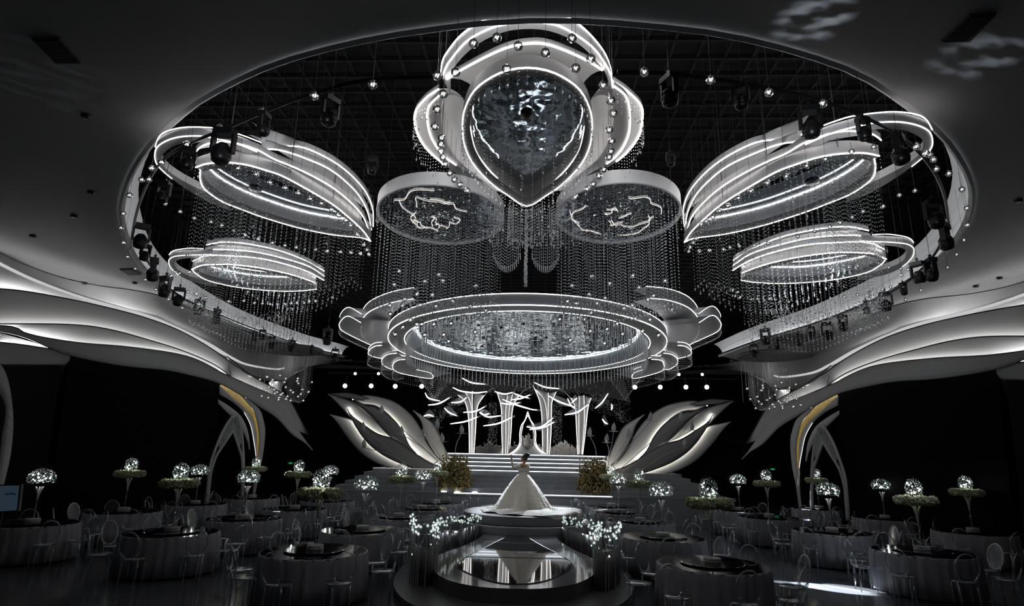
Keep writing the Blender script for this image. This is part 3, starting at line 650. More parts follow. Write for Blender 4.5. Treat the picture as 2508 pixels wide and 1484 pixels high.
for s in (-1, 1):
    M = lambda P: P if s < 0 else mirror(P, AX+.05)
    root = thing('petal_sculpture', f'tall backlit wall of sweeping petals at the {SN[s]} of the stage', 'sculpture', group='petal walls flanking the stage')
    for key, (t_, b_, off) in PET.items():
        a = M(smoothpts([UY(x, y, FY+off) for x, y in t_], 40)); b = M(smoothpts([UY(x, y, FY+off) for x, y in b_], 40))
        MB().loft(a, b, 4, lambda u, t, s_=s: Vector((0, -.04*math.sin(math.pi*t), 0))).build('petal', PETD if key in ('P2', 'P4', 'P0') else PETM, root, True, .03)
        MB().tube([p+Vector((0,-.03,0)) for p in a], .016, 4).build('edge_trim', DARKGREY, root); MB().tube([p+Vector((0,-.03,0)) for p in b], .016, 4).build('edge_trim', DARKGREY, root)
    for key, w, dx, dy, off in (('P2', 0, 0, 2, .1), ('P2', 1, 1, -3, .1), ('P4', 1, 3, -3, .16), ('P4', 0, -2, 3, .22), ('P5', 0, -2, 3, .34), ('P5', 0, -2, 4, .35)):
        L = PET[key][w][(2 if key == 'P4' and w else 0):]; MB().tube(M(smoothpts([UY(x+dx, y+dy, FY+off) for x, y in L], 40)), .012, 4).build('hidden_led', L_PET, root)
# ------------------------------------------------------------------ tall lotus buds
buds = {-1: [((1071,1038),(1112,1150)),((1083,1072),(1108,1150)),((1038,1058),(1105,1148)),((1131,1052),(1117,1128)),((935,1003),(1092,1146)),((890,1045),(1000,1155)),((984,1055),(1098,1148)),((892,1088),(1020,1158))],
        1: [((1444,1058),(1459,1135)),((1503,1047),(1475,1150)),((1486,1074),(1482,1150)),((1540,1061),(1480,1152)),((1593,1021),(1488,1152)),((1668,1019),(1508,1155)),((1695,1044),(1520,1158)),((1677,1086),(1560,1160))]}
bud_me = MB().lathe([(0,-.16),(.05,-.14),(.085,-.07),(.09,0),(.07,.08),(.035,.15),(.0,.22)], 10).mesh('bud', BUD, True)
leafm = MB(); 
for k in range(4):
    a = k*1.57+.4; leafm.add([(0,0,-.15),(.1*math.cos(a+.3),.1*math.sin(a+.3),-.17),(.26*math.cos(a),.26*math.sin(a),-.13),(.1*math.cos(a-.3),.1*math.sin(a-.3),-.17)], [(0,1,2,3)])
leaf_me = leafm.mesh('bract', BUD)
where = ['tallest inner','low inner','second inner','single tilted','high outer','mid outer','short outer','lowest outer']
for s in (-1, 1):
    for i, (b, f) in enumerate(buds[s]):
        p = UY(*b, 24.15); g = UY(*f, 24.2); g.z = 1.78; g.x = max(-4.5, min(4.7, g.x))
        root = thing('lotus_bud', f'{ordn(i+1)} frosted lotus bud from the stairs, before the {SN[s]} petal wall', 'flower', g, 0, 'frosted lotus buds on stems')
        q = p-g; put(bud_me, 'bud', root, q, (0, .12*s, 0)); put(leaf_me, 'bract', root, q)
        m_ = q*.5+Vector((.12*s, 0, .1)); MB().tube(smoothpts([Vector((0,0,0)), m_, q-Vector((0,0,.14))], 12), .013, 5).build('stem', mat_stem if 'mat_stem' in globals() else BUD, root)
# ------------------------------------------------------------------ flower bushes beside the stairs
for s, (bx, by, sx) in ((-1, (1113, 1152, .62)), (1, (1456, 1152, .62))):
    c = UY(bx, by, 23.35); root = thing('flower_bush', f'dry golden flower bush at the foot of the {SN[s]} petal wall', 'bush', (c.x, c.y, 1.08), 0, 'flower bushes beside the stairs')
    fl = MB(); stm = MB(); rs = random.Random(5+s)
    for i in range(1100):
        a = rs.uniform(0, 6.28); e = rs.uniform(-.6, 1); q = rs.uniform(.55, 1.0); x = sx*q*math.cos(a)*math.sqrt(max(.05, 1-e*e*.8)); y = .5*q*math.sin(a)*.9; z = .25+e*.55*q
        if i % 3 == 0: z += rs.uniform(0, .25)
        fl.ico((x, y, z), rs.uniform(.022, .045), 0)
    for i in range(70):
        a = rs.uniform(0, 6.28); x, y = .5*math.cos(a)*rs.random(), .4*math.sin(a); stm.tube([(x*.2, y*.2, -.1), (x*1.1, y, .5+rs.random()*.55)], .008, 3); 
        for j in range(4): fl.ico((x*1.1+rs.gauss(0,.03), y, .5+rs.random()*.5), .022, 0)
    fl.build('blossoms', BUSHM, root, stuff=True); stm.build('stems', BUSHD, root, stuff=True)
    root.scale = (1.12, 1.1, 1.25)
lamp('bush_light', 'POINT', UY(1095, 1138, 24.0), (0,0,0), 14, (1, .93, .75), shadow_soft_size=.05)
lamp('bush_light', 'POINT', UY(1478, 1140, 24.0), (0,0,0), 14, (1, .93, .75), shadow_soft_size=.05)
# ------------------------------------------------------------------ glowing tree columns and arch at the back of the stage
TYY = 28.6
trees = [([(1122,968),(1138,982),(1146,1010),(1149,1050),(1150,1113)], [(1140,962),(1150,980),(1156,1010),(1155,1050),(1154,1113)], [(1158,958),(1157,985),(1158,1010),(1159,1050),(1158,1113)], [(1186,968),(1172,990),(1167,1015),(1165,1055),(1161,1113)]),
         ([(1218,962),(1226,990),(1229,1015),(1229,1055),(1231,1113)], [(1243,968),(1240,990),(1238,1015),(1239,1055),(1238,1113)], [(1256,965),(1250,990),(1247,1015),(1247,1055),(1243,1113)], [(1272,968),(1259,990),(1254,1015),(1252,1055),(1247,1113)]),
         ([(1306,945),(1320,978),(1326,1010),(1328,1050),(1329,1113)], [(1309,952),(1330,975),(1338,1005),(1340,1050),(1339,1113)], [(1343,962),(1344,985),(1343,1010),(1342,1050),(1342,1113)], [(1362,960),(1352,985),(1351,1010),(1350,1055),(1346,1113)]),
         ([(1398,975),(1408,995),(1410,1015),(1412,1055),(1415,1113)], [(1418,970),(1418,995),(1417,1015),(1417,1055),(1418,1113)], [(1430,968),(1431,990),(1432,1015),(1430,1055),(1425,1113)], [(1448,975),(1442,990),(1438,1015),(1434,1055),(1427,1113)])]
tn = ['far left','inner left','inner right','far right']
for i, T4 in enumerate(trees):
    root = thing('light_tree', f'{tn[i]} flaring tree-shaped column edged in light at the back of the stage', 'column', (UY(T4[1][-1][0], 1113, TYY).x, TYY, 2.4), 0, 'tree-shaped light columns')
    o0 = root.location.copy(); Cv = [[p-o0 for p in smoothpts([UY(x, y, TYY+.05*j) for x, y in L], 24)] for j, L in enumerate(T4)]
    MB().loft(Cv[1], Cv[2], 1).build('board', mat_tb if 'mat_tb' in globals() else GREY, root, True, .06)
    MB().loft(Cv[0], [p+Vector((0,.1,0)) for p in Cv[1]], 1).build('board', GREY, root, True, .04); MB().loft([p+Vector((0,.1,0)) for p in Cv[2]], Cv[3], 1).build('board', GREY, root, True, .04)
    for j, sx_ in ((0, -1), (1, -.4), (2, .4), (3, 1)):
        b0 = Cv[j][0]; MB().tube(smoothpts([Cv[j][3], b0+Vector((0,.05,0)), b0+Vector((sx_*.28,.1,.30)), b0+Vector((sx_*.75,.15,.50))], 14), [.05-.003*k for k in range(14)], 5).build('branch', CHROME, root, True)
    for j, L in enumerate(Cv): MB().tube([p+Vector((0,-.06,0)) for p in L], .020 if j in (0, 3) else .011, 4).build('led_strip', L_TREE, root)
root = thing('light_arch', 'pointed arch outlined in light behind the bride at the top of the stairs', 'arch')
for k_, dx in ((0, 0), (1, 3.5)):
    a = [(1292.5,1008+dx*2.5),(1286-dx*.2,1028+dx),(1277+dx,1042),(1273+dx,1062),(1273+dx,1082),(1266+dx,1098),(1248+dx*2,1112)]; b = [(1292.5*2-x, y) for x, y in a]
    for L in (a, b): MB().tube(smoothpts([UY(x, y, 27.2) for x, y in L], 40), .022 if not k_ else .012, 5).build('led_strip', L_TREE, root)
hp = [(1281,1040),(1279,1070),(1281,1092),(1292,1103),(1304,1092),(1306,1070),(1304,1040)]
MB().tube(smoothpts([UY(x, y, 27.25) for x, y in hp], 40), .015, 5).build('inner_loop', CHROME, root)
a = smoothpts([UY(x, y, 27.3) for x, y in [(1250,1112),(1268,1098),(1277,1082),(1279,1092),(1292,1104),(1306,1092),(1308,1082),(1318,1098),(1336,1112)]], 50)
MB().loft(a, [Vector((p.x, p.y, 2.4)) for p in a], 1).build('pleated_skirt', mat('pleated', (.7, .72, .74), .5), root, True)
root = thing('rod_row', 'rows of slim silver rods of uneven height between the light columns', 'decoration')
rr = MB(); rs = random.Random(3)
for x0, x1, n in ((1165,1228,22), (1248,1272,9), (1281,1304,8), (1312,1328,6), (1350,1412,22)):
    for i in range(n):
        px = x0+(x1-x0)*i/(n-1); mid = 1-abs(2*i/(n-1)-1); h = 1100-10*rs.random()-14*mid*mid*(1 if n > 10 else .6) - (22 if x0 == 1281 else 0)
        p = UY(px, h, 27.6); rr.tube([(p.x, p.y, 2.4), (p.x, p.y, p.z)], .022, 5); rr.ico((p.x, p.y, p.z), .035, 0)
rr.build('silver_rods', CHROME, root, stuff=True)
# sparkling bead canopy and columns behind
root = thing('bead_canopy', 'dark sparkling bead canopy draped above the light columns', 'curtain')
pts = []; rs = random.Random(8)
a = MB()
for i in range(5200):
    px = rs.uniform(1060, 1545); t = abs(px-1300)/245; lowest = 985+55*t*t if abs(px-1300) > 120 else 968
    py = rs.uniform(915, lowest); 
    if rs.random() < .8: p = UY(px, py, 29.4+rs.random()*.6); a.octa(p, .016)
for x0 in (1196, 1354):
    for i in range(420): p = UY(x0+rs.uniform(0, 22), rs.uniform(985, 1085), 29.2+rs.random()*.3); a.octa(p, .017)
for i in range(500):
    sgn = rs.choice((-1, 1)); t = rs.random(); px = 1300+sgn*(150+90*t+rs.gauss(0, 6)); py = 975+70*t*t+rs.gauss(0, 5); p = UY(px, py, 28.4); a.octa(p, .018)
a.build('beads', BEAD, root, stuff=True)
q = [UY(1075,925,30.6), UY(1528,930,30.6), UY(1545,985,30.6), UY(1500,975,30.6), UY(1430,962,30.6), UY(1300,958,30.6), UY(1170,960,30.6), UY(1100,975,30.6), UY(1060,985,30.6)]
MB().prism(q, (0,.03,0)).build('net', mat('net', (.10,.10,.105), .7, bump=(14, 1)), root)
tr = MB()
for x0, x1, yy in ((1065,1105,945),(1126,1146,955),(1168,1192,955),(1225,1246,950),(1378,1400,955),(1408,1428,955),(1462,1482,960),(1500,1520,965)):
    lean = (1297-x0)*.12
    for k in range(5): px = x0+(x1-x0)*k/4; tr.tube([UY(px, yy, 27.9), UY(px+lean*1.2, yy-45, 27.9)], .02, 4)
    tr.tube([UY(x0, yy, 27.9), UY(x1, yy, 27.9)], .02, 4)
tag(tr.build('lighting_ladder', MACH), 'black ladder-like frames hanging in front of the bead canopy', 'frame')
# ------------------------------------------------------------------ flying light birds
birds = [(-1,[(1132,926),(1155,937),(1188,941)],0),(-1,[(1109,949),(1130,958),(1165,962),(1193,959)],0),(-1,[(1041,962),(1050,975),(1077,982)],1),(-1,[(1049,992),(1075,988),(1101,974)],0),(-1,[(1105,986),(1128,984),(1143,973)],1),
 (-1,[(1088,999),(1100,1010),(1118,1018)],1),(-1,[(1135,1010),(1165,1007),(1187,996)],0),(-1,[(1103,1038),(1140,1032),(1170,1021)],0),(-1,[(1177,1010),(1195,1021),(1227,1018)],0),(-1,[(1184,1043),(1220,1037),(1254,1022)],0),
 (-1,[(1212,959),(1235,965),(1256,961)],0),(-1,[(1258,963),(1275,970),(1295,975)],0),(-1,[(1252,979),(1275,976),(1298,967)],0),(-1,[(1231,978),(1260,990),(1300,1002),(1315,1004)],0),(-1,[(1225,987),(1250,990),(1272,986)],0),(-1,[(1036,1020),(1050,1016),(1062,1020)],1),(-1,[(1174,1010),(1185,1016),(1198,1013)],1),
 (1,[(1309,937),(1335,948),(1370,952)],0),(1,[(1343,969),(1370,984),(1408,997)],1),(1,[(1390,976),(1397,990),(1408,1001)],1),(1,[(1400,987),(1407,980),(1413,975)],1),(1,[(1383,1016),(1415,1009),(1441,990)],1),
 (1,[(1458,1000),(1475,985),(1489,964)],2),(1,[(1497,1004),(1499,997),(1498,990)],2),(1,[(1475,1026),(1482,1035),(1488,1038)],2),(1,[(1290,1045),(1310,1048),(1330,1043),(1354,1024)],1),(1,[(1297,1052),(1330,1047),(1357,1034)],1)]
for i, (s, L, w) in enumerate(birds):
    dep = 25.6+.35*((i*7) % 5); P = [UY(x, y, dep) for x, y in L]; c = sum(P, Vector())/len(P); P = smoothpts([p-c for p in P], 16)
    cxp = sum(x for x, y in L)/len(L); cyp = sum(y for x, y in L)/len(L)
    desc = ['curved glowing light feather','glowing feather with clear wings','broad frosted leaf with a glowing spine'][w]
    near = 'over the arch' if abs(cxp-1292) < 45 else f"by the {tn[min(range(4), key=lambda k: abs(cxp-[1155,1238,1340,1424][k]))]} light column"
    rank = sorted([j for j, b in enumerate(birds) if True], key=lambda j: sum(y for x, y in birds[j][1])/len(birds[j][1])).index(i)+1
    root = thing('light_feather', f'{desc} {near}, {ordn(rank)} highest', 'light', c, 0, 'flock of light feathers above the stairs')
    MB().tube(P, [.018+.014*math.sin(math.pi*k/15) for k in range(16)], 6).build('glowing_spine', L_BIRD, root, True)
    MB().tube([P[-1], P[-1]+(P[-1]-P[-2])*1.6], .035, 6).build('clear_tip', FEATH, root)
    wd = [.10, .22, .30][w]
    for sg in (-1, 1):
        wing = [P[k]+Vector((.02, .35*wd, sg*wd*math.sin(math.pi*k/15)*(.8 if w else .35)+.25*wd*(w > 0))) for k in range(16)]
        MB().loft(P, wing, 2).build('wing', FEATH, root, True)
    MB().tube([P[8], Vector((P[8].x, P[8].y, 8.8-c.z))], .004, 3).build('wire', WIRE, root)
# ------------------------------------------------------------------ stage spots
spots = [(845,945),(909,945),(968,946),(1033,946),(1555,948),(1617,948),(1680,948),(1731,948),(870,915),(927,915),(1663,917),(1720,917)]
for i, (x, y) in enumerate(spots):
    p = UY(x, y, 28.0); s = -1 if x < 1290 else 1; row = 'lower' if y > 930 else 'upper'
    idx = sorted([q[0] for q in spots if (q[0] < 1290) == (x < 1290) and (q[1] > 930) == (y > 930)]).index(x)+1
    root = thing('stage_spotlight', f'lit stage spotlight, {ordn(idx)} from the left in the {row} row above the {SN[s]} petals', 'spotlight', p, 0, 'lit spotlights above the petal walls')
    rr_ = .10 if y > 930 else .065
    MB().lathe([(rr_*.7, .0), (rr_*1.15, .0), (rr_*1.1, .28), (rr_*.5, .34), (0, .34)], 14).build('housing', MACH, root).rotation_euler = (R(-80), 0, 0)
    o = MB().lathe([(0, -.012), (rr_, -.008), (rr_, .004), (0, .004)], 16).build('lens', L_SPOT, root); o.rotation_euler = (R(-80), 0, 0)
    MB().tube([(0, .12, .05), (0, .12, .5)], .02, 5).build('clamp', MACH, root)
    if y > 930: lamp('petal_spot', 'SPOT', p+Vector((0, -.1, -.03)), (p.x*.93-.3*s, 24.2, 2.6), 4, COOL, spot_size=R(30), spot_blend=.7, shadow_soft_size=.05)
for bi, (yy, z) in enumerate(((28.12, UY(1290, 946, 28).z+.5), (28.12, UY(1290, 916, 28).z+.5))): tag(MB().tube([(-9.5, yy, z), (9.8, yy, z)], .03, 6).build('lighting_bar', MACH), f"{['lower','upper'][bi]} black lighting bar carrying the lit stage spotlights", 'bar')
# ------------------------------------------------------------------ runway, mirror leaf and bride's platform
RX = .08
half = [(1256,1441),(1180,1437),(1110,1424),(1075,1408),(1058,1388),(1062,1368),(1090,1352),(1130,1338),(1165,1322),(1186,1308)]
HL = smoothpts([UZ(x, y, .36) for x, y in half], 40); HL[0].x = RX
egg = HL + list(reversed(mirror(HL[1:], RX)))
root = thing('runway', 'low glossy egg-shaped runway with a black mirror leaf, in front of the bride', 'stage')
c = Vector((RX, 12.9, 0)); tier = [Vector((c.x+(p.x-c.x)*1.42, min(p.y-.0 if p.y > 14 else c.y+(p.y-c.y)*1.35, 17), 0)) for p in egg]
MB().prism(tier, (0,0,.12)).build('lower_tier', RUNSIDE, root)
MB().prism([Vector((p.x, p.y, .12)) for p in egg], (0,0,.235)).build('deck', RUNSIDE, root)
MB().add([Vector((p.x, p.y, .357)) for p in egg], [tuple(range(len(egg)))]).build('glossy_top', RUNW, root)
lf = smoothpts([UZ(x, y, .362) for x, y in [(1265,1306),(1230,1320),(1180,1345),(1140,1365),(1117,1385),(1135,1398),(1180,1417),(1225,1428),(1265,1431),(1310,1428),(1350,1418),(1385,1402),(1402,1382),(1370,1358),(1330,1338),(1295,1318)]], 64, True)
ym = UZ(1260, 1366, .362).y
for nm, f_ in (('rear_mirror_pane', lambda p: p.y > ym-.01), ('front_mirror_pane', lambda p: p.y <= ym+.01)):
    q = [p for p in lf if f_(p)]
    if nm[0] == 'r': i0 = next(i for i in range(len(lf)) if not f_(lf[i-1]) and f_(lf[i])); q = [lf[(i0+k) % len(lf)] for k in range(len(q))]
    MB().add([Vector((p.x, p.y, .364)) for p in q], [tuple(range(len(q)))]).build(nm, BMIRROR, root)
MB().tube([p for p in lf], .012, 4, True).build('leaf_rim', DARKGREY, root)
PC = Vector((.12, 18.6, 0))
root = thing('round_platform', 'round two-tier white platform carrying the bride', 'platform')
MB().lathe([(1.98, 0), (1.98, .53), (1.96, .555), (1.90, .56)], 72, PC).build('lower_tier', STAGESIDE, root, True)
MB().lathe([(1.72, .56), (1.72, .76), (1.75, .785), (1.72, .80), (0, .80)], 72, PC).build('upper_tier', STAGESIDE, root)
MB().lathe([(1.985, .53), (1.99, .545), (1.985, .56)], 72, PC).build('tier_edge', WHITE, root)
root = thing('round_platform', 'wide low round platform just behind the bride', 'platform')
MB().lathe([(1.62, 0), (1.62, .62), (1.66, .64), (1.66, .68), (0, .68)], 64, (.3, 21.1, 0)).build('top', STAGESIDE, root)
# ------------------------------------------------------------------ the bride
BY_ = 18.6
def Bp(px, py, dy=0.0): return UY(px, py, BY_+dy)
bride = thing('person', 'person in a long-sleeved ivory ball gown raising one hand, back turned, on the round platform', 'person', (.15, BY_, .8)); bo = bride.location.copy()
def L_(p): return p - bo
m = MB(); V = lambda *a: L_(Bp(*a))
m.tube([V(1281,1172), V(1281,1161), V(1282,1154), V(1283,1146), V(1283,1139), V(1284,1134.5)], [.14, .108, .125, .145, .15, .075], 14)
m.tube([V(1284,1137), V(1284.5,1131), V(1284,1126)], [.055, .047, .05], 10)
hc = V(1284, 1121.5)
t0 = ICO[2]; hv = []
for a_, b_, g_ in t0[0]:
    x, y, z = a_*.088, b_*.074, g_*.112
    if x < -.04 and -.05 < z < .02: x -= .010*max(0, 1-abs(b_)*3)
    if z < -.04: x = x*.86-.008; y *= .82
    hv.append((hc.x+x, hc.y+y, hc.z+z))
m.add(hv, t0[1])
m.tube([hc+Vector((-.078,.012,.012)), hc+Vector((-.102,.014,-.022)), hc+Vector((-.082,.012,-.030))], [.010, .013, .010], 6)    # nose
m.tube([hc+Vector((-.076,.014,-.050)), hc+Vector((-.088,.014,-.055)), hc+Vector((-.078,.012,-.063))], .011, 6)                   # lips
m.ico(hc+Vector((-.062,.010,-.082)), .026, 1)                                                                                     # chin
m.ico(hc+Vector((.012,-.074,-.008)), .020, 1, 1.5)                                                                               # ear
for a_, b_, c_, d_ in (((1277,1139),(1266,1143.5),(1257,1144.5),-.02),): pass
arm = [V(1278,1139,0), V(1272,1140,.02), V(1265,1143,.03), V(1257.5,1144,.02), V(1255,1137,.0), V(1253.8,1129,-.01), V(1253.2,1124,-.01)]
m.tube(arm, [.06, .052, .045, .040, .036, .026, .022], 10)
palm = V(1252.8, 1121, -.01); m.ico(palm, .034, 1, 1.25)
for k, (dx, l) in enumerate(((-.028,.060),(-.010,.074),(.008,.070),(.024,.055))):
    b0 = palm+Vector((dx, 0, .028)); m.tube([b0, b0+Vector((dx*.3-.006, .004, l*.55)), b0+Vector((dx*.3-.016, .012, l))], [.010, .009, .007], 6)
m.tube([palm+Vector((.024,0,-.012)), palm+Vector((.050,-.006,.012)), palm+Vector((.056,-.006,.036))], [.012, .010, .008], 6)
arm2 = [V(1289,1139,0), V(1292,1143,-.02), V(1293.5,1150,-.03), V(1292,1156,.06), V(1288,1161,.16), V(1285,1164,.18)]
m.tube(arm2, [.06, .050, .044, .038, .028, .024], 10); m.ico(arm2[-1]+Vector((-.03,.02,-.02)), .035, 1)
for k in range(4): b0 = arm2[-1]+Vector((-.05, .02+.012*k, -.02-.012*k)); m.tube([b0, b0+Vector((-.05, .01, -.02))], [.009, .007], 5)
b = m.build('body', SKIN, bride, True); md = b.modifiers.new('r', 'REMESH'); md.mode = 'VOXEL'; md.voxel_size = .008; md.use_smooth_shade = True
# eye and brow
for dz_, r_ in ((.006, .008),): MB().ico(hc+Vector((-.076,-.030,dz_)), r_, 0).build('eye', DARKGREY, bride); MB().tube([hc+Vector((-.080,-.020,.022)), hc+Vector((-.072,-.044,.022))], .003, 4).build('eyebrow', HAIR, bride)
h = MB(); 
for a_, b_, g_ in ICO[2][0]: pass
h.add([(hc.x+.018+a_*.094, hc.y+b_*.086, hc.z+.018+g_*.110) for a_, b_, g_ in ICO[2][0]], ICO[2][1])
bun = V(1290.8, 1113.5); h.tube([V(1287,1119), V(1289.5,1115.5), V(1291,1111.5), V(1291.3,1109.5)], [.075, .090, .095, .055], 14)
h.build('hair', HAIR, bride, True)
MB().tube([hc+Vector((-.055,-.075,.05)), hc+Vector((-.02,-.085,.085)), hc+Vector((.03,-.06,.12)), hc+Vector((.04,0,.135)), hc+Vector((.03,.06,.12))], .009, 5).build('headband', WHITE, bride, True)
bd = MB(); rows = [(1281,1165,.150),(1281,1160,.128),(1281.5,1155,.145),(1282.5,1149,.162),(1283,1143,.172)]
g_ = []
for px, py, r_ in rows:
    c_ = V(px, py); g_.append([c_+Vector((r_*math.cos(a), r_*.98*math.sin(a), (.07 if py == 1143 and abs(math.cos(a)) > .6 else (-.03 if py == 1143 and math.sin(a) < -.5 else 0)))) for a in [2*math.pi*k/32 for k in range(33)]])
for A_, B_ in zip(g_, g_[1:]): bd.loft(A_, B_)
bd.build('bodice', LACE, bride, True, .01)
MB().tube([p+Vector((0,0,0)) for p in arm[:-1]], [.072, .062, .055, .050, .046, .035], 12).build('sleeve', LACE, bride, True)
MB().tube(arm2[:-1], [.072, .060, .054, .048, .036], 12).build('sleeve', LACE, bride, True)
wc = V(1281, 1161); gw = MB(); NT, NR = 120, 30; top = wc.z; rings = []
for j in range(NR+1):
    t = j/NR; r_ = .125+.75*t**.82 if t < 1 else .88; ring = []
    for k in range(NT+1):
        a = 2*math.pi*k/NT
        f = 1+ t*(.045*math.sin(7*a+1.3)+.03*math.sin(13*a+.5+1.5*t)+.02*math.sin(23*a)) + .05*(1-t)*math.sin(9*a)*min(1, t*6)+ t*.03*math.sin(17*a+2)
        da = (a-5.15+math.pi) % (2*math.pi)-math.pi                       # the open fold on the right of the back
        f *= 1-.30*t*math.exp(-(da/.16)**2)
        ring.append(Vector((wc.x+r_*f*math.cos(a)-.01*t, wc.y+r_*.92*f*math.sin(a), top*(1-t)+.01)))
    rings.append(ring)
for A_, B_ in zip(rings, rings[1:]): gw.loft(A_, B_)
gw.build('skirt', GOWN, bride, True, .008)
tr = MB(); rings = []
pc = L_(PC); 
for j in range(22):
    q = j/21; ring = []
    for k in range(97):
        a = 2*math.pi*k/96; ex = 1.0+.62*max(0, math.cos(a+.25))**2+.16*max(0, math.cos(a+2.4))+.25*max(0, math.cos(a+1.1))**3; rr_ = .35+q*.86*ex*(1+.05*math.sin(9*a)+.03*math.sin(17*a))
        x, y = wc.x+.12+rr_*math.cos(a)*1.02, wc.y-.10+rr_*.98*math.sin(a); z = .03+.16*abs(math.sin(3.5*a+5*q))*q*(1-q)*2+.05*(1-q)**2+.018*math.sin(11*a+9*q)
        d = math.hypot(x-pc.x, y-pc.y)-1.74
        if d > 0: x -= (x-pc.x)/(d+1.74)*d*.86; y -= (y-pc.y)/(d+1.74)*d*.86; z -= d*.85
        ring.append(Vector((x, y, max(z, -.23))))
    rings.append(ring)
for A_, B_ in zip(rings, rings[1:]): tr.loft(A_, B_)
tr.build('train', LACE, bride, True, .006)
for px, py, l in ((1271,1163,.22),(1287,1163,.50)):
    a_ = V(px, py, -.16); b_ = [a_, a_+Vector((-.03,-.13,-l*.5)), a_+Vector((-.045,-.30*l-.16,-l))]; a2 = [p+Vector((.045+.03*i,0,0)) for i, p in enumerate(b_)]
    MB().loft(smoothpts(b_, 12), smoothpts(a2, 12), 2).build('bow_tail', GOWN, bride, True, .006)
MB().tube([V(1273,1162,-.08), V(1277,1160.5,-.13), V(1281,1161.5,-.14), V(1285,1160.5,-.13), V(1290,1162,-.06)], [.02,.04,.022,.04,.02], 8).build('bow', GOWN, bride, True)
# ------------------------------------------------------------------ curved rod fences with glowing bulbs
fp = [(1004,1398),(1009,1420),(1035,1433),(1060,1426),(1060,1404),(1061,1380),(1088,1360),(1130,1345),(1165,1329),(1188,1310)]
rod_me = MB().tube([(0,0,0),(0,0,1)], .0075, 5).mesh('rod', mat('fence_rod', (.75, .75, .76), .3, .35)); bulb_me = MB().ico((0,0,0), .017, 1, 1.15).mesh('bulb', L_PEARL, True)
cup_me = MB().octa((0,0,0), .034, .05).mesh('cup', ACRYL)
for s in (-1, 1):
    rs = random.Random(20+s); P = smoothpts([UZ(x, y, .14) for x, y in fp], 96); P = P if s < 0 else mirror(P, RX)
    root = thing('light_fence', f'curling fence of silver rods tipped with small lit bulbs, {SN[s]} of the runway', 'fence', group='pair of bulb fences along the runway')
    hts = [.98-.42*(i/95)**1.1 for i in range(96)]
    a = [Vector((p.x, p.y, .12)) for p in P]; b_ = [Vector((p.x, p.y, .12+h*.70)) for p, h in zip(P, hts)]
    MB().loft(a, b_, 1).build('backing_panel', mat_fp if 'mat_fp' in globals() else mat('fence_panel', (.12,.12,.13), .35), root, True, .02)
    MB().prism([Vector((P[0].x-.15*(-s)*0, 0, 0))]*0 + [Vector((p.x+ox, p.y, .12)) for p, ox in [(P[k], -.0) for k in range(0, 40, 3)]], (0,0,.03)).build('foot_plate', STAGESIDE, root)
    for i in range(96):
        p = P[i]; q = P[min(i+1, 95)]-P[max(i-1, 0)]; nn = Vector((q.y, -q.x, 0)).normalized(); off = rs.uniform(-.06, .06)
        hh = hts[i]*rs.uniform(.84, 1.12); x, y = p.x+nn.x*(off+.03), p.y+nn.y*(off+.03)
        put(rod_me, 'rod', root, (x, y, .12), (0, 0, 0), (1, 1, hh))
        put(bulb_me, 'bulb', root, (x, y, .12+hh+.015)); put(cup_me, 'cup', root, (x, y, .12+hh+.01))
    for k in range(26):
        i = rs.choice([rs.randint(0, 30), rs.randint(0, 95)]); p = P[i]; zz = .12+hts[i]*(rs.uniform(.9, 1.1) if k > 4 else rs.uniform(.45, .7)); put(bulb_me, 'bulb', root, (p.x+rs.uniform(-.07,.07), p.y+rs.uniform(-.07,.07), zz))
# ------------------------------------------------------------------ banquet furniture
folds = lambda i, a: (0 if i < 2 else (.02+.012*math.sin(a*3))*math.sin(26*a+2*math.sin(3*a)) + .02)
table_me = MB().lathe([(0,.72),(.88,.72),(.90,.735),(.90,.75),(.88,.76),(0,.76)], 48).mesh('tabletop', SUSAN)
post_me = MB().lathe([(.0,0),(.35,0),(.35,.03),(.06,.08),(.05,.70),(.2,.72),(0,.72)], 16).mesh('pedestal', MACH)
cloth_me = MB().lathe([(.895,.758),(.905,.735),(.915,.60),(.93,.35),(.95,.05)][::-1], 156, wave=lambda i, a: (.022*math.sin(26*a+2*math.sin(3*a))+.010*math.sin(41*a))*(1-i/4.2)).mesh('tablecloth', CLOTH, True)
sus_me = MB().lathe([(.1,.762),(.14,.772),(.50,.772),(.515,.778),(.515,.786),(.50,.79),(0,.79)], 48).mesh('lazy_susan', SUSAN)
base_me = MB().lathe([(0,0),(.14,0),(.145,.01),(.145,.03),(.14,.035),(.145,.04),(.145,.062),(.14,.07),(0,.07)], 24).mesh('base', MARBLE)
stem_me = MB().tube([(0,0,.07),(0,0,.30),(0,0,.34),(0,0,.36),(0,0,.62)], [.012,.010,.018,.010,.012], 8).mesh('stem', CHROME)
armm = MB().tube([(0.008,0,.50),(.018,0,.64),(.045,0,.76),(.075,0,.82)], [.009,.012,.013,.010], 6).mesh('arm', mat('silver_satin', (.95, .93, .9), .35, .2), True)
rs = random.Random(4); rg = MB()
for i in range(520):
    a = rs.uniform(0, 6.28); b_ = rs.uniform(0, 6.28); q = .075*rs.uniform(.75, 1.05); R0 = .29; rg.ico(((R0+q*math.cos(b_)*1.2)*math.cos(a), (R0+q*math.cos(b_)*1.2)*math.sin(a), .93+q*1.0*math.sin(b_)), rs.uniform(.014, .034), 0)
rg.lathe([(.23,.90),(.27,.87),(.32,.87),(.35,.91),(.34,.96),(.28,.97),(.23,.95),(.23,.90)], 28)
ring_me = rg.mesh('flower_ring', MOSS)
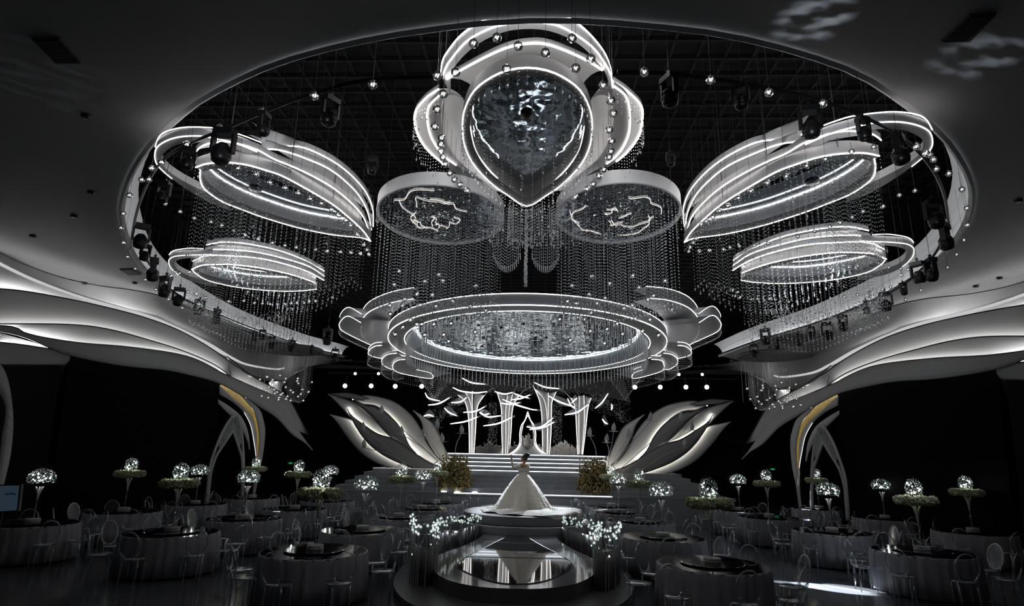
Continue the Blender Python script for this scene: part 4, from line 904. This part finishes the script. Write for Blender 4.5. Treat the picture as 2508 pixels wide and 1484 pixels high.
def cluster(R1, Rz, zc, n, r0, lo=-.55):
    m = MB(); rs = random.Random(n)
    for i in range(n):
        z = lo+(1-lo)*(i+.5)/n; a = i*2.39996; q = math.sqrt(max(0, 1-z*z)); k = rs.uniform(.86, 1.0)
        c_ = (R1*q*math.cos(a)*k, R1*q*math.sin(a)*k, zc+Rz*z*k); m.ico(c_, rs.uniform(.7, 1.15)*r0, 0)
        if i % 5 == 0: m.tube([(0, 0, zc-.1), c_], .0022, 3)
    return m
CRY = clear('crystal_ball', (.80, .84, .84), .45, .08, .22, (.88, .95, .93)); CRY2 = mat('silver_sparkle', (.72, .76, .76), .15, .85)
dome_me = cluster(.285, .25, 1.02, 170, .014, -.5).mesh('crystal_dome', CRY2); dome2 = cluster(.27, .235, 1.02, 80, .020, -.5).mesh('crystal_dome', CRY)
burst_me = cluster(.165, .20, 1.16, 110, .011, -.7).mesh('crystal_burst', CRY2); burst2 = cluster(.15, .19, 1.16, 50, .016, -.7).mesh('crystal_burst', CRY)
lamp_me = MB().ico((0,0,0), .020, 1).mesh('bulb', L_BULB, True)
# clear chair
seat_me = MB().lathe([(0,.435),(.19,.435),(.205,.45),(.20,.465),(0,.458)], 22).mesh('seat', ACRYL, True)
bk = MB(); E = [Vector((.185*math.cos(a), .20+.05*math.sin(a)+.02, .70+.235*math.sin(a))) for a in [2*math.pi*k/28 for k in range(28)]]
bk.tube(E, .013, 6, True); pn_me = MB().add([Vector((0,.235,.70))]+E, [(0, 1+i, 1+(i+1) % 28) for i in range(28)]).mesh('back_pane', PANE, True)
back_me = bk.mesh('backrest', ACRYL, True)
leg_f = MB().tube([(0,0,.44),(.01,-.015,.25),(0,-.02,0)], [.022,.017,.012], 6).mesh('leg', ACRYL, True)
post_b = MB().tube([(0,0,.44),(0,.02,.50),(0,.045,.56)], [.02,.016,.014], 6).mesh('back_post', ACRYL, True)
def chair(loc, rz, label, group):
    t = thing('ghost_chair', label, 'chair', loc, rz, group)
    put(seat_me, 'seat', t); put(back_me, 'backrest', t); put(pn_me, 'back_pane', t)
    for x, y in ((-.14,-.13),(.14,-.13),(-.14,.13),(.14,.13)): put(leg_f, 'leg', t, (x, y, 0), (0, 0, 0 if y < 0 else math.pi))
    for x in (-.13, .13): put(post_b, 'back_post', t, (x, .16, 0))
    return t
tabs = [(-3.35,10.9,'B','aisle-side','front'),(-3.32,13.77,'A','aisle-side','second'),(-3.13,16.52,'B','aisle-side','third'),(-2.98,18.98,'A','aisle-side','fourth'),(-2.9,21.2,'B','aisle-side','fifth'),
 (-6.96,12.66,'B','middle','front'),(-6.76,15.34,'A','middle','second'),(-6.53,18.0,'B','middle','third'),(-6.58,21.0,'A','middle','fourth'),
 (-10.6,13.45,'A','outer','front'),(-10.43,16.2,'B','outer','second'),(-9.93,18.74,'A','outer','third'),(-9.4,21.4,'B','outer','fourth'),
 (3.42,10.7,'B','aisle-side','front'),(3.28,13.93,'A','aisle-side','second'),(3.31,16.93,'B','aisle-side','third'),(3.08,19.4,'A','aisle-side','fourth'),(3.1,21.4,'B','aisle-side','fifth'),
 (8.11,12.8,'B','middle','front'),(7.79,15.79,'A','middle','second'),(7.49,19.0,'B','middle','third'),(7.35,21.2,'A','middle','fourth'),
 (11.63,16.46,'B','outer','front'),(11.2,19.6,'A','outer','second'),(10.6,22.6,'B','outer','third')]
compass = ['stage side','stage and wall side','wall side','near wall side','near side','near aisle side','aisle side','stage and aisle side']
rs = random.Random(11)
for n_, (x, y, kind, colname, rowname) in enumerate(tabs):
    sd = 'left' if x < 0 else 'right'; T = f'{sd} {colname} {rowname}-row table'
    g = thing('round_table', f'round banquet table under a pale cloth, {colname} {rowname} row on the {sd}', 'table', (x, y, 0), rs.uniform(0, 1), 'round banquet tables'); put(table_me, 'tabletop', g); put(post_me, 'pedestal', g)
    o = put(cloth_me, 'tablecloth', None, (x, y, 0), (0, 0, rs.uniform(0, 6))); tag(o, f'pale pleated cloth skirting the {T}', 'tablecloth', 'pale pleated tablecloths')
    o = put(sus_me, 'lazy_susan', None, (x, y, 0)); tag(o, f'round black glass turntable on the {T}', 'turntable', 'black glass turntables')
    cp = thing('table_centrepiece', (f'silver-stemmed glittering crystal globe centrepiece on the {T}' if kind == 'A' else f'silver centrepiece with cream flower ring and crystal burst, {T}'), 'centrepiece', (x, y, .79), rs.uniform(0, 6), 'crystal globe centrepieces' if kind == 'A' else 'flower ring centrepieces')
    cp.scale = (1, 1, .90 if kind == 'A' else 1.0)
    put(base_me, 'base', cp); put(stem_me, 'stem', cp); lamp('centrepiece_light', 'POINT', (x, y, .79+(.93 if kind == 'A' else 1.1)*.95), (x, y, 0), 2.6, (.93, 1, .96), shadow_soft_size=.02)
    for k in range(5): put(armm, 'arm', cp, (0,0,0), (0,0,k*2*math.pi/5))
    if kind == 'A':
        put(dome_me, 'crystal_globe', cp)['kind'] = 'stuff'; put(dome2, 'crystal_globe', cp)['kind'] = 'stuff'
        for k in range(9): a = k*2.4; put(lamp_me, 'bulb', cp, (.17*math.cos(a), .17*math.sin(a), .97+.17*((k*5) % 9)/9), scale=rs.uniform(.6, 1.1))
    else:
        put(ring_me, 'flower_ring', cp)['kind'] = 'stuff'; put(burst_me, 'crystal_burst', cp)['kind'] = 'stuff'; put(burst2, 'crystal_burst', cp)['kind'] = 'stuff'
        for k in range(8): a = k*2.4; put(lamp_me, 'bulb', cp, (.10*math.cos(a), .10*math.sin(a), 1.06+.22*((k*5) % 8)/8), scale=rs.uniform(.5, .9))
    for k in range(8):
        a = math.pi/2 - k*math.pi/4 * (1 if x > 0 else -1)
        ja = a+rs.uniform(-.12, .12); rr_ = 1.16+rs.uniform(-.05, .12); cx_, cy_ = x+rr_*math.cos(ja), y+rr_*math.sin(ja)
        if cy_ > 22.4 or abs(cx_-RX) < 1.75: continue
        chair((cx_, cy_, 0), ja-math.pi/2+rs.uniform(-.2, .2), f'clear oval-back chair, {compass[k]} of {T}', f'clear acrylic chairs around the {T}')
# spots of light thrown on the floor and ceiling
for (px, py), e, sz in (((2030,1440),170,4.6),((2085,1440),80,3.4),((1945,1430),60,2.8),((1705,1310),60,3),((1815,1325),60,2.6),((668,1336),60,3.2),((2205,1300),20,2),((1990,1310),60,5)):
    p = UZ(px, py, 0); far_ = px in (2030, 2085, 1945); lamp('floor_beam', 'SPOT', (p.x-6.0, p.y+4.6, 3.4) if far_ else (p.x+(2.5 if p.x > 0 else -2.0), p.y+6.0, 6.0), p, e*(520 if far_ else 1200), (.9, .95, 1), spot_size=R(sz), spot_blend=.35, shadow_soft_size=.02)
def gobo(l, sc):
    l.data.use_nodes = True; nt = l.data.node_tree; em = nt.nodes['Emission']; g_ = nt.nodes.new('ShaderNodeTexCoord'); mp = nt.nodes.new('ShaderNodeMapping'); mp.inputs['Scale'].default_value = sc
    n = nt.nodes.new('ShaderNodeTexNoise'); n.inputs['Scale'].default_value = 5; n.inputs['Detail'].default_value = 3; r = nt.nodes.new('ShaderNodeValToRGB'); r.color_ramp.elements[0].position = .48; r.color_ramp.elements[1].position = .72
    nt.links.new(g_.outputs['Normal'], mp.inputs[0]); nt.links.new(mp.outputs[0], n.inputs['Vector']); nt.links.new(n.outputs['Fac'], r.inputs[0]); nt.links.new(r.outputs[0], em.inputs[0])
for (px, py), e, sz, src in (((1992,50),90,8,(5.5,5.5,1.0)),((2395,140),60,8,(9.5,7.5,1.2)),((110,200),3,22,(-7.5,5.0,1.2))):
    gobo(lamp('ceiling_beam', 'SPOT', src, UZ(px, py, 7), e*11, (.8, .9, 1), spot_size=R(sz), spot_blend=.8, shadow_soft_size=.02), (8, 3, 3))
# ------------------------------------------------------------------ hanging glass balls
globe = MB().ico((0,0,0), 1, 1).mesh('globe', clear('ball_glass', (.62,.64,.65), .5, .05, .30, (.95,.95,.95)))
pip = MB()
for k in range(5): pip.ico((.28*math.cos(k*1.3), .28*math.sin(k*2.1), .25*math.cos(k*1.9)), .20, 0)
pip_me = pip.mesh('filament', L_BALL)
wire_me = MB().tube([(0,0,0),(0,0,1)], .0025, 3).mesh('wire', WIRE)
cap_me = MB().lathe([(0,.9),(.25,.92),(.25,1.1),(.1,1.25),(0,1.25)], 8).mesh('cap', CHROME)
def balls(L, point, wtop, group, text, pxr):
    for i, (x, y) in enumerate(L):
        p = point(x, y); d = (p-CAMP).dot(CF); r = pxr*d/FPX*.5
        t = thing('glass_ball', f'small lit glass ball, {ordn(i+1)} {text}', 'light', p, 0, group)
        put(globe, 'globe', t, scale=r); put(pip_me, 'filament', t, scale=r); put(cap_me, 'cap', t, scale=r)
        if wtop > p.z: put(wire_me, 'wire', t, (0,0,r), (0,0,0), (1,1,wtop-p.z-r))
rimL = [(1071,185),(913,207),(770,234),(643,272),(540,313),(458,354),(395,397),(365,439),(371,412),(347,440),(317,478),(302,523),(296,558),(302,594),(312,629),(331,658),(356,685),(382,709),(413,733),(447,754)]
rimR = [(1578,176),(1741,195),(1883,226),(2015,253),(2121,293),(2206,335),(2245,359),(2267,376),(2276,379),(2286,391),(2293,414),(2324,425),(2356,464),(2368,510),(2370,551),(2361,588),(2343,623),(2321,655),(2255,711),(2218,734)]
def rs_(L): return lambda x, y: UZ(x, y, 6.35)
def sized(L, f, wt, g, tx, big, small, yb):     # bigger on screen the nearer they are
    for seg in L: pass
    for i, (x, y) in enumerate(L):
        k = max(0, min(1, (y-200)/yb)); balls_one(i, x, y, f, wt, g, tx, big+(small-big)*k)
def balls_one(i, x, y, f, wt, g, tx, pxr):
    p = f(x, y); d = (p-CAMP).dot(CF); r = pxr*d/FPX*.5
    t = thing('glass_ball', f'lit glass ball, {ordn(i+1)} {tx}', 'light', p, 0, g)
    put(globe, 'globe', t, scale=r); put(pip_me, 'filament', t, scale=r); put(cap_me, 'cap', t, scale=r)
    wt = 9.01 if inside(p.x, p.y, hole) else 7.01
    if p.z < wt: put(wire_me, 'wire', t, (0,0,r), (0,0,0), (1,1,wt-p.z-r))
Z6 = lambda z: (lambda x, y: UZ(x, y, z))
sized(rimL, Z6(6.5), 7.5, 'glass balls under the oval rim', 'down the left oval rim from the picture top', 24, 8, 450)
sized(rimR, Z6(6.5), 7.5, 'glass balls under the oval rim', 'down the right oval rim from the picture top', 24, 8, 450)
ULa = [(405,499),(441,518),(476,534),(517,543),(543,552),(572,565),(601,576),(632,585),(667,595),(698,601),(726,606),(773,611),(801,615),(834,617),(860,619),(883,622),(904,624),(899,612),(892,600)]
ULb = [(583,412),(627,427),(662,447),(699,460),(731,473),(760,487),(787,498),(811,513),(830,528),(847,540),(859,552),(876,575)]
URa = [(2241,467),(2203,478),(2163,506),(2114,518),(2087,532),(2058,546),(2032,555),(1995,567),(1954,579),(1881,596),(1848,601),(1811,603),(1788,606),(1772,611),(1737,614),(1713,616),(1687,616),(1690,607),(1698,595),(1705,585)]
URb = [(2140,360),(2086,371),(2022,390),(1976,406),(1926,432),(1880,448),(1839,468),(1809,485),(1783,504),(1763,516),(1746,531),(1730,542),(1718,549)]
sized(ULa, Z6(5.9), 6.4, 'glass balls under the large left petal', 'from the wall in the lower string under the large left petal', 15, 10, 400)
sized(ULb, Z6(6.1), 6.5, 'glass balls under the large left petal', 'from the wall across the mirror of the large left petal', 15, 12, 400)
sized(URa, Z6(5.9), 6.4, 'glass balls under the large right petal', 'from the wall in the lower string under the large right petal', 15, 10, 400)
sized(URb, Z6(6.1), 6.5, 'glass balls under the large right petal', 'from the wall across the mirror of the large right petal', 17, 12, 400)
LLa = [(418,676),(428,666),(440,669),(462,667),(461,715),(481,721),(505,729),(532,734),(560,738),(597,737),(623,742),(643,743),(662,745),(680,745),(699,745),(713,743),(727,742),(745,742),(757,739),(773,738),(815,729)]
LLb = [(520,666),(546,665),(569,670),(587,670),(617,673),(638,679)]
LRa = [(2177,655),(2206,658),(2224,660),(2209,674),(2181,703),(2161,709),(2130,717),(2100,722),(2068,727),(2034,731),(2003,734),(1978,737),(1952,738),(1932,739),(1910,739),(1888,731),(1872,736),(1855,732),(1840,733),(1812,729),(1801,725),(1807,715),(1795,710)]
LRb = [(2101,651),(2078,655),(2052,644),(2029,654)]
sized(LLa, Z6(5.9), 6.4, 'glass balls under the small left petal', 'from the wall in the string under the small left petal', 10, 8, 400)
sized(LLb, Z6(6.1), 6.4, 'glass balls under the small left petal', 'from the wall across the small left petal mirror', 9, 9, 400)
sized(LRa, Z6(5.9), 6.4, 'glass balls under the small right petal', 'from the wall in the string under the small right petal', 10, 8, 400)
sized(LRb, Z6(6.1), 6.4, 'glass balls under the small right petal', 'from the wall across the small right petal mirror', 9, 9, 400)
TEL = [(1217,92),(1160,106),(1269,113),(1336,129),(1241,169),(1116,177),(1086,230),(1071,268),(1065,310),(1082,338),(1080,354),(1081,370),(1085,386),(1091,402),(1102,424),(1113,440),(1126,452),(1145,467)]
TER = [(1401,94),(1447,144),(1410,167),(1477,209),(1496,247),(1502,278),(1492,318),(1498,346),(1496,371),(1492,385),(1479,415),(1467,431),(1453,451),(1438,463),(1409,483)]
sized(TEL, Z6(6.3), 7.2, 'glass balls around the teardrop', 'in the string curving round the left of the teardrop', 24, 16, 260)
sized(TER, Z6(6.3), 7.2, 'glass balls around the teardrop', 'in the string curving round the right of the teardrop', 24, 16, 260)
CUL = [(978,664),(1075,672),(1040,689),(1085,687),(1165,700),(965,697),(1022,719),(1059,722),(991,733),(986,748),(955,748),(956,769),(1109,737),(1175,723),(1068,750),(1152,750),(1190,760),(1021,794),(1033,794),(987,801),(968,819),(1063,794),(1105,792),(1006,784),(1171,773),(1040,820),(1087,820),(1099,836),(1164,813)]
CUR = [(1402,699),(1451,676),(1550,675),(1494,694),(1565,704),(1629,688),(1443,721),(1482,730),(1390,738),(1412,743),(1463,743),(1601,724),(1587,734),(1549,748),(1528,755),(1448,766),(1647,758),(1557,780),(1592,783),(1433,782),(1371,782),(1487,806),(1446,811),(1574,811),(1525,818),(1613,821),(1397,833),(1481,841),(1512,793)]
for L, sd in ((CUL, 'left'), (CUR, 'right')):
    L = sorted(L, key=lambda q: q[1])
    for i, (x, y) in enumerate(L): balls_one(i, x, y, lambda a, b: UY(a, b, 12.5), 6.4, 'glass balls before the round ring chandelier', f'from the top in the {sd} cloud before the round ring chandelier', 13)
# ------------------------------------------------------------------ side drop lamps near the stage
DB = [(654,922),(637,929),(686,919),(700,927),(668,930),(669,936),(697,936),(729,927),(728,933),(731,939),(764,936),(659,948),(700,948),(627,952),(651,956),(672,954),(679,960),(712,956),(718,961),(741,954),(756,960),(673,964),(687,967),(692,963),(704,971),(737,965),(641,970),(657,974),(683,974),(682,979),(700,977),(730,971),(712,981),(743,981)]
DY = 23.4
for s in (-1, 1):
    c_ = UY(706, 860, DY); M1 = lambda p: p if s < 0 else Vector((-p.x+.15, p.y-.2, p.z)); c_ = M1(c_)
    root = thing('string_lamp', f'dark round ceiling canopy trailing fine strings near the {SN[s]} end of the oval', 'chandelier', c_, 0, 'string lamps by the stage')
    MB().lathe([(0,.05),(1.15,.04),(1.3,.0),(1.38,.02),(1.42,.07),(1.36,.12),(0,.12)], 40).build('canopy', mat_cn if 'mat_cn' in globals() else mat('canopy', (.14,.14,.14), .6), root)
    st_ = MB(); rs = random.Random(6)
    for i in range(46):
        x, y = -1.2+2.1*(i/45), rs.uniform(-.5, .5); st_.tube([(x*(-s)*-1 if s > 0 else x, y, .02), (x*(-s)*-1 if s > 0 else x, y, -1.1-rs.random()*.8)], .0045, 3)
    st_.build('strings', CHROME, root, stuff=True)
    pts = []
    for i in range(26):
        a = i/25; x = (.15+.85*a)*(1 if s < 0 else -1)
        for j in range(3): pts.append((x, -.3+.25*j, -.55, -1.45-.55*math.sin(math.pi*a)))
    strands(root, pts, .07, .010)
    for i in (-.8, .8): MB().tube([(i, 0, .1), (i, 0, 7.0-c_.z)], .01, 4).build('hanger', WIRE, root)
    for i, (x, y) in enumerate(sorted(DB, key=lambda q: q[1])): balls_one(i, x, y, lambda a, b: M1(UY(a, b, DY-.55)), c_.z, f'glass balls under the {SN[s]} string lamp', f'from the top in the cluster under the {SN[s]} string lamp', 7)
# ------------------------------------------------------------------ moving head lights and their pipes
L_head = MB().tube([(0,0,.10),(0,0,.02),(0,0,-.10),(0,0,-.24),(0,0,-.27)], [.08,.14,.16,.15,.12], 14).mesh('head', MACH, True)
hb = MB().box(-.17,.17,-.11,.11,.26,.38).mesh('base', MACH); ya = MB().box(-.022,.022,-.06,.06,-.08,.28).mesh('yoke_arm', MACH)
ln = MB().lathe([(0,-.275),(.08,-.272),(.08,-.265),(0,-.265)], 14).mesh('lens', LENS); ck = MB().tube([(0,0,.38),(0,0,.46)], .022, 6).box(-.03,.03,-.03,.03,.44,.50).mesh('clamp', MACH)
fin = MB(); 
for k in range(4): fin.lathe([(.162,-.02-.045*k),(.170,-.03-.045*k),(.162,-.04-.045*k)], 14)
fin = fin.mesh('cooling_fin', MACH)
def head(p, pxh, tilt, rz, label, group, hang=None):
    d = (p-CAMP).dot(CF); sc_ = pxh*d/FPX/.72
    t = thing('moving_head_light', label, 'spotlight', p, rz, group); t.scale = (sc_,)*3
    put(hb, 'base', t); put(ya, 'yoke_arm', t, (-.185,0,0)); put(ya, 'yoke_arm', t, (.185,0,0)); put(L_head, 'head', t, rot=(tilt,0,0)); put(ln, 'lens', t, rot=(tilt,0,0)); put(fin, 'cooling_fin', t, rot=(tilt,0,0)); put(ck, 'clamp', t)
    MB().tube([(0,0,.48),(0,0,((9.01 if inside(p.x, p.y, hole) else 7.01)-p.z)/sc_)], .006, 4).build('hook', MACH, t)
nearh = [((545,365),100,'left'),((460,392),62,'left'),((808,278),82,'left'),((645,308),66,'left'),((1640,228),90,'right'),((1815,243),70,'right'),((1986,305),90,'right'),((2116,320),66,'right'),((2203,372),84,'right')]
cnt = {'left': 0, 'right': 0}
nm_ = {'left': ['above the large left petal mirror, the biggest black one','tucked at the wall end of the large left petal','in the dark gap left of the teardrop','above the tip of the large left petal arch'], 'right': ['in the dark gap right of the teardrop, nearest to it','second in the dark gap right of the teardrop','before the inner end of the large right petal','before the arch of the large right petal','black and round at the wall end of the large right petal']}
for i, ((x, y), h, sd) in enumerate(nearh): head(UZ(x, y, 6.2), h, .1*((i % 3)-1), .5*i, f'black moving head light {nm_[sd][cnt[sd]]}', 'moving head lights on the near pipe'); cnt[sd] += 1
farL = [(400,475,45),(345,583,52),(355,622,36),(374,665,48),(403,706,44),(437,730,38),(487,757,34),(530,780,34),(622,826,22),(643,822,22),(665,842,26),(714,850,26),(763,858,18),(802,828,34),(820,872,26)]
farR = [(2290,530,60),(2316,585,55),(2283,665,48),(2250,672,46),(2170,742,40),(2213,710,26),(2122,755,28),(2065,795,34),(2028,815,38),(1987,816,24),(1958,836,28),(1904,846,22),(1875,828,34),(1847,862,28)]
for L, sd in ((farL, 'left'), (farR, 'right')):
    for i, (x, y, h) in enumerate(L): head(UZ(x, y, 6.0), h*1.3, .15*((i % 3)-1), .7*i, f'black moving head light, {ordn(i+1)} down the {sd} arc toward the stage', 'moving head lights along the oval arcs')
for i, (x, y, h) in enumerate([(912,408,48),(1643,392,40),(790,690,34),(1750,720,36)]): head(UZ(x, y, 6.6), h, 0, 0, 'small black moving head light ' + ['between the large left petal and the left disc','between the right disc and the large right petal','at the tip of the small left petal','at the tip of the small right petal'][i], 'small moving heads inside the oval')
pp = [(318,610),(330,540),(350,475),(385,408),(440,362),(545,318),(650,272),(770,228),(900,196),(1100,172),(1290,165),(1480,168),(1640,180),(1820,204),(1990,240),(2110,285),(2200,330),(2270,395),(2310,470),(2325,560)]
for sd, L in (('left', pp[:9]+[(1085,186)]), ('right', [(1512,176)]+pp[12:])): tag(MB().tube(smoothpts([UZ(x, y, 6.62) for x, y in L], 60), .024, 6).build('lighting_pipe', MACH), f'curved black pipe carrying the near moving head lights over the large {sd} petal', 'pipe')
for sd, L in (('left', [(335,590),(372,655),(435,722),(530,768),(650,815),(760,852),(850,872)]), ('right', [(2318,575),(2275,640),(2200,705),(2100,752),(1980,797),(1860,832),(1760,868)])):
    tag(MB().tube(smoothpts([UZ(x, y, 6.55) for x, y in L], 50), .025, 6).build('lighting_pipe', MACH), f'curved black pipe carrying moving head lights along the {sd} arc toward the stage', 'pipe')
# ------------------------------------------------------------------ ceiling fittings, signs, monitor
def vent(q, label):
    c_ = sum(q, Vector())/4; t = thing('air_vent', label, 'vent', (c_.x, c_.y, 6.99)); qq = [p-c_ for p in q]
    MB().prism([Vector((p.x, p.y, -.02)) for p in qq], (0,0,.03)).build('frame', mat('vent_frame', (.08,.08,.08), .6), t)
    u = qq[1]-qq[0]; v = qq[3]-qq[0]
    for k in range(14): a_ = qq[0]+u*.06+v*(.06+.88*k/13); b_ = a_+u*.88; MB().tube([Vector((a_.x, a_.y, -.03)), Vector((b_.x, b_.y, -.03))], .010, 4).build('slat', DARKGREY, t)
vent([UZ(78,93,6.99), UZ(145,93,6.99), UZ(200,152,6.99), UZ(137,152,6.99)], 'dark slatted air vent in the near left ceiling')
vent([UZ(2375,35,6.99), UZ(2440,32,6.99), UZ(2375,100,6.99), UZ(2305,100,6.99)], 'dark slatted air vent in the near right ceiling')
vent([UZ(293,658,6.99), UZ(325,657,6.99), UZ(348,671,6.99), UZ(315,672,6.99)], 'small dark air vent in the ceiling left of the oval')
fx = [(212,283),(224,470),(80,577),(182,528),(208,692),(330,692),(393,765),(400,770),(528,818),(658,890),(2493,490),(2448,680),(2390,700),(2155,755),(2090,815),(1885,850)]
for i, (x, y) in enumerate(fx):
    p = UZ(x, y, 6.99); sd = 'left' if x < 1254 else 'right'
    idx = [q for q in fx if (q[0] < 1254) == (x < 1254)].index((x, y))+1
    t = thing('ceiling_sprinkler', f'tiny dark ceiling fitting, {ordn(idx)} along the {sd} ceiling toward the stage', 'sprinkler', p, 0, 'tiny ceiling fittings'); MB().lathe([(0,-.05),(.05,-.045),(.07,-.01),(.07,0),(0,0)], 12).build('cap', MACH, t)
for s, (x, y) in ((-1, (712, 1134)), (1, (1892, 1149))):
    p = UY(x, y, 31.0); t = thing('exit_sign', f'small green lit running-man exit sign on the dark {SN[s]} wall by the stage', 'sign', p)
    MB().box(-.16,.16,-.02,.02,-.07,.07).build('housing', MACH, t)
    g_ = MB(); g_.box(-.12,-.03,-.03,-.022,-.015,.015).box(.03,.12,-.03,-.022,-.015,.015).ico((0,-.026,.04), .018, 0).box(-.02,.02,-.03,-.022,-.03,.025).box(-.045,-.02,-.03,-.022,-.045,-.025).box(.02,.045,-.03,-.022,-.045,-.02)
    g_.build('pictogram', L_EXIT, t)
    MB().box(-.02,.02,.02,1.02 if False else .98,-.02,.02).build('bracket', MACH, t)
p0, p1, p2, p3 = UY(-40,1188,12.2), UY(52,1186,12.2), UY(45,1252,12.2), UY(-45,1258,12.2)
t = thing('monitor', 'dim blue-grey monitor screen standing at the far left edge of the hall', 'monitor')
MB().prism([p0,p1,p2,p3], (0,.06,0)).build('bezel', MACH, t)
mm = mat('screen_picture', (.02,.03,.045), .3, emit=(.05,.08,.12), strength=.35); ins = lambda a, k: a.lerp((p0+p2)/2, k)+Vector((0,-.01,0))
MB().prism([ins(p0,.08),ins(p1,.08),ins(p2,.08),ins(p3,.08)], (0,.005,0)).build('display', mm, t)
g_ = MB()
for k, (a, b) in enumerate(((15,1207),(20,1207),(26,1206),(31,1206),(37,1207))): q = UY(a, b, 12.15); g_.box(q.x-.02, q.x+.015, q.y, q.y+.01, q.z-.03, q.z-.02).box(q.x-.008, q.x, q.y, q.y+.01, q.z-.045, q.z+.0)
g_.build('caption', mat('ink', (.002,.002,.004), .5), t, stuff=True)
MB().tube([((p0.x+p2.x)/2, 12.28, 0), ((p0.x+p2.x)/2, 12.28, p2.z)], .04, 6).build('stand', MACH, t)
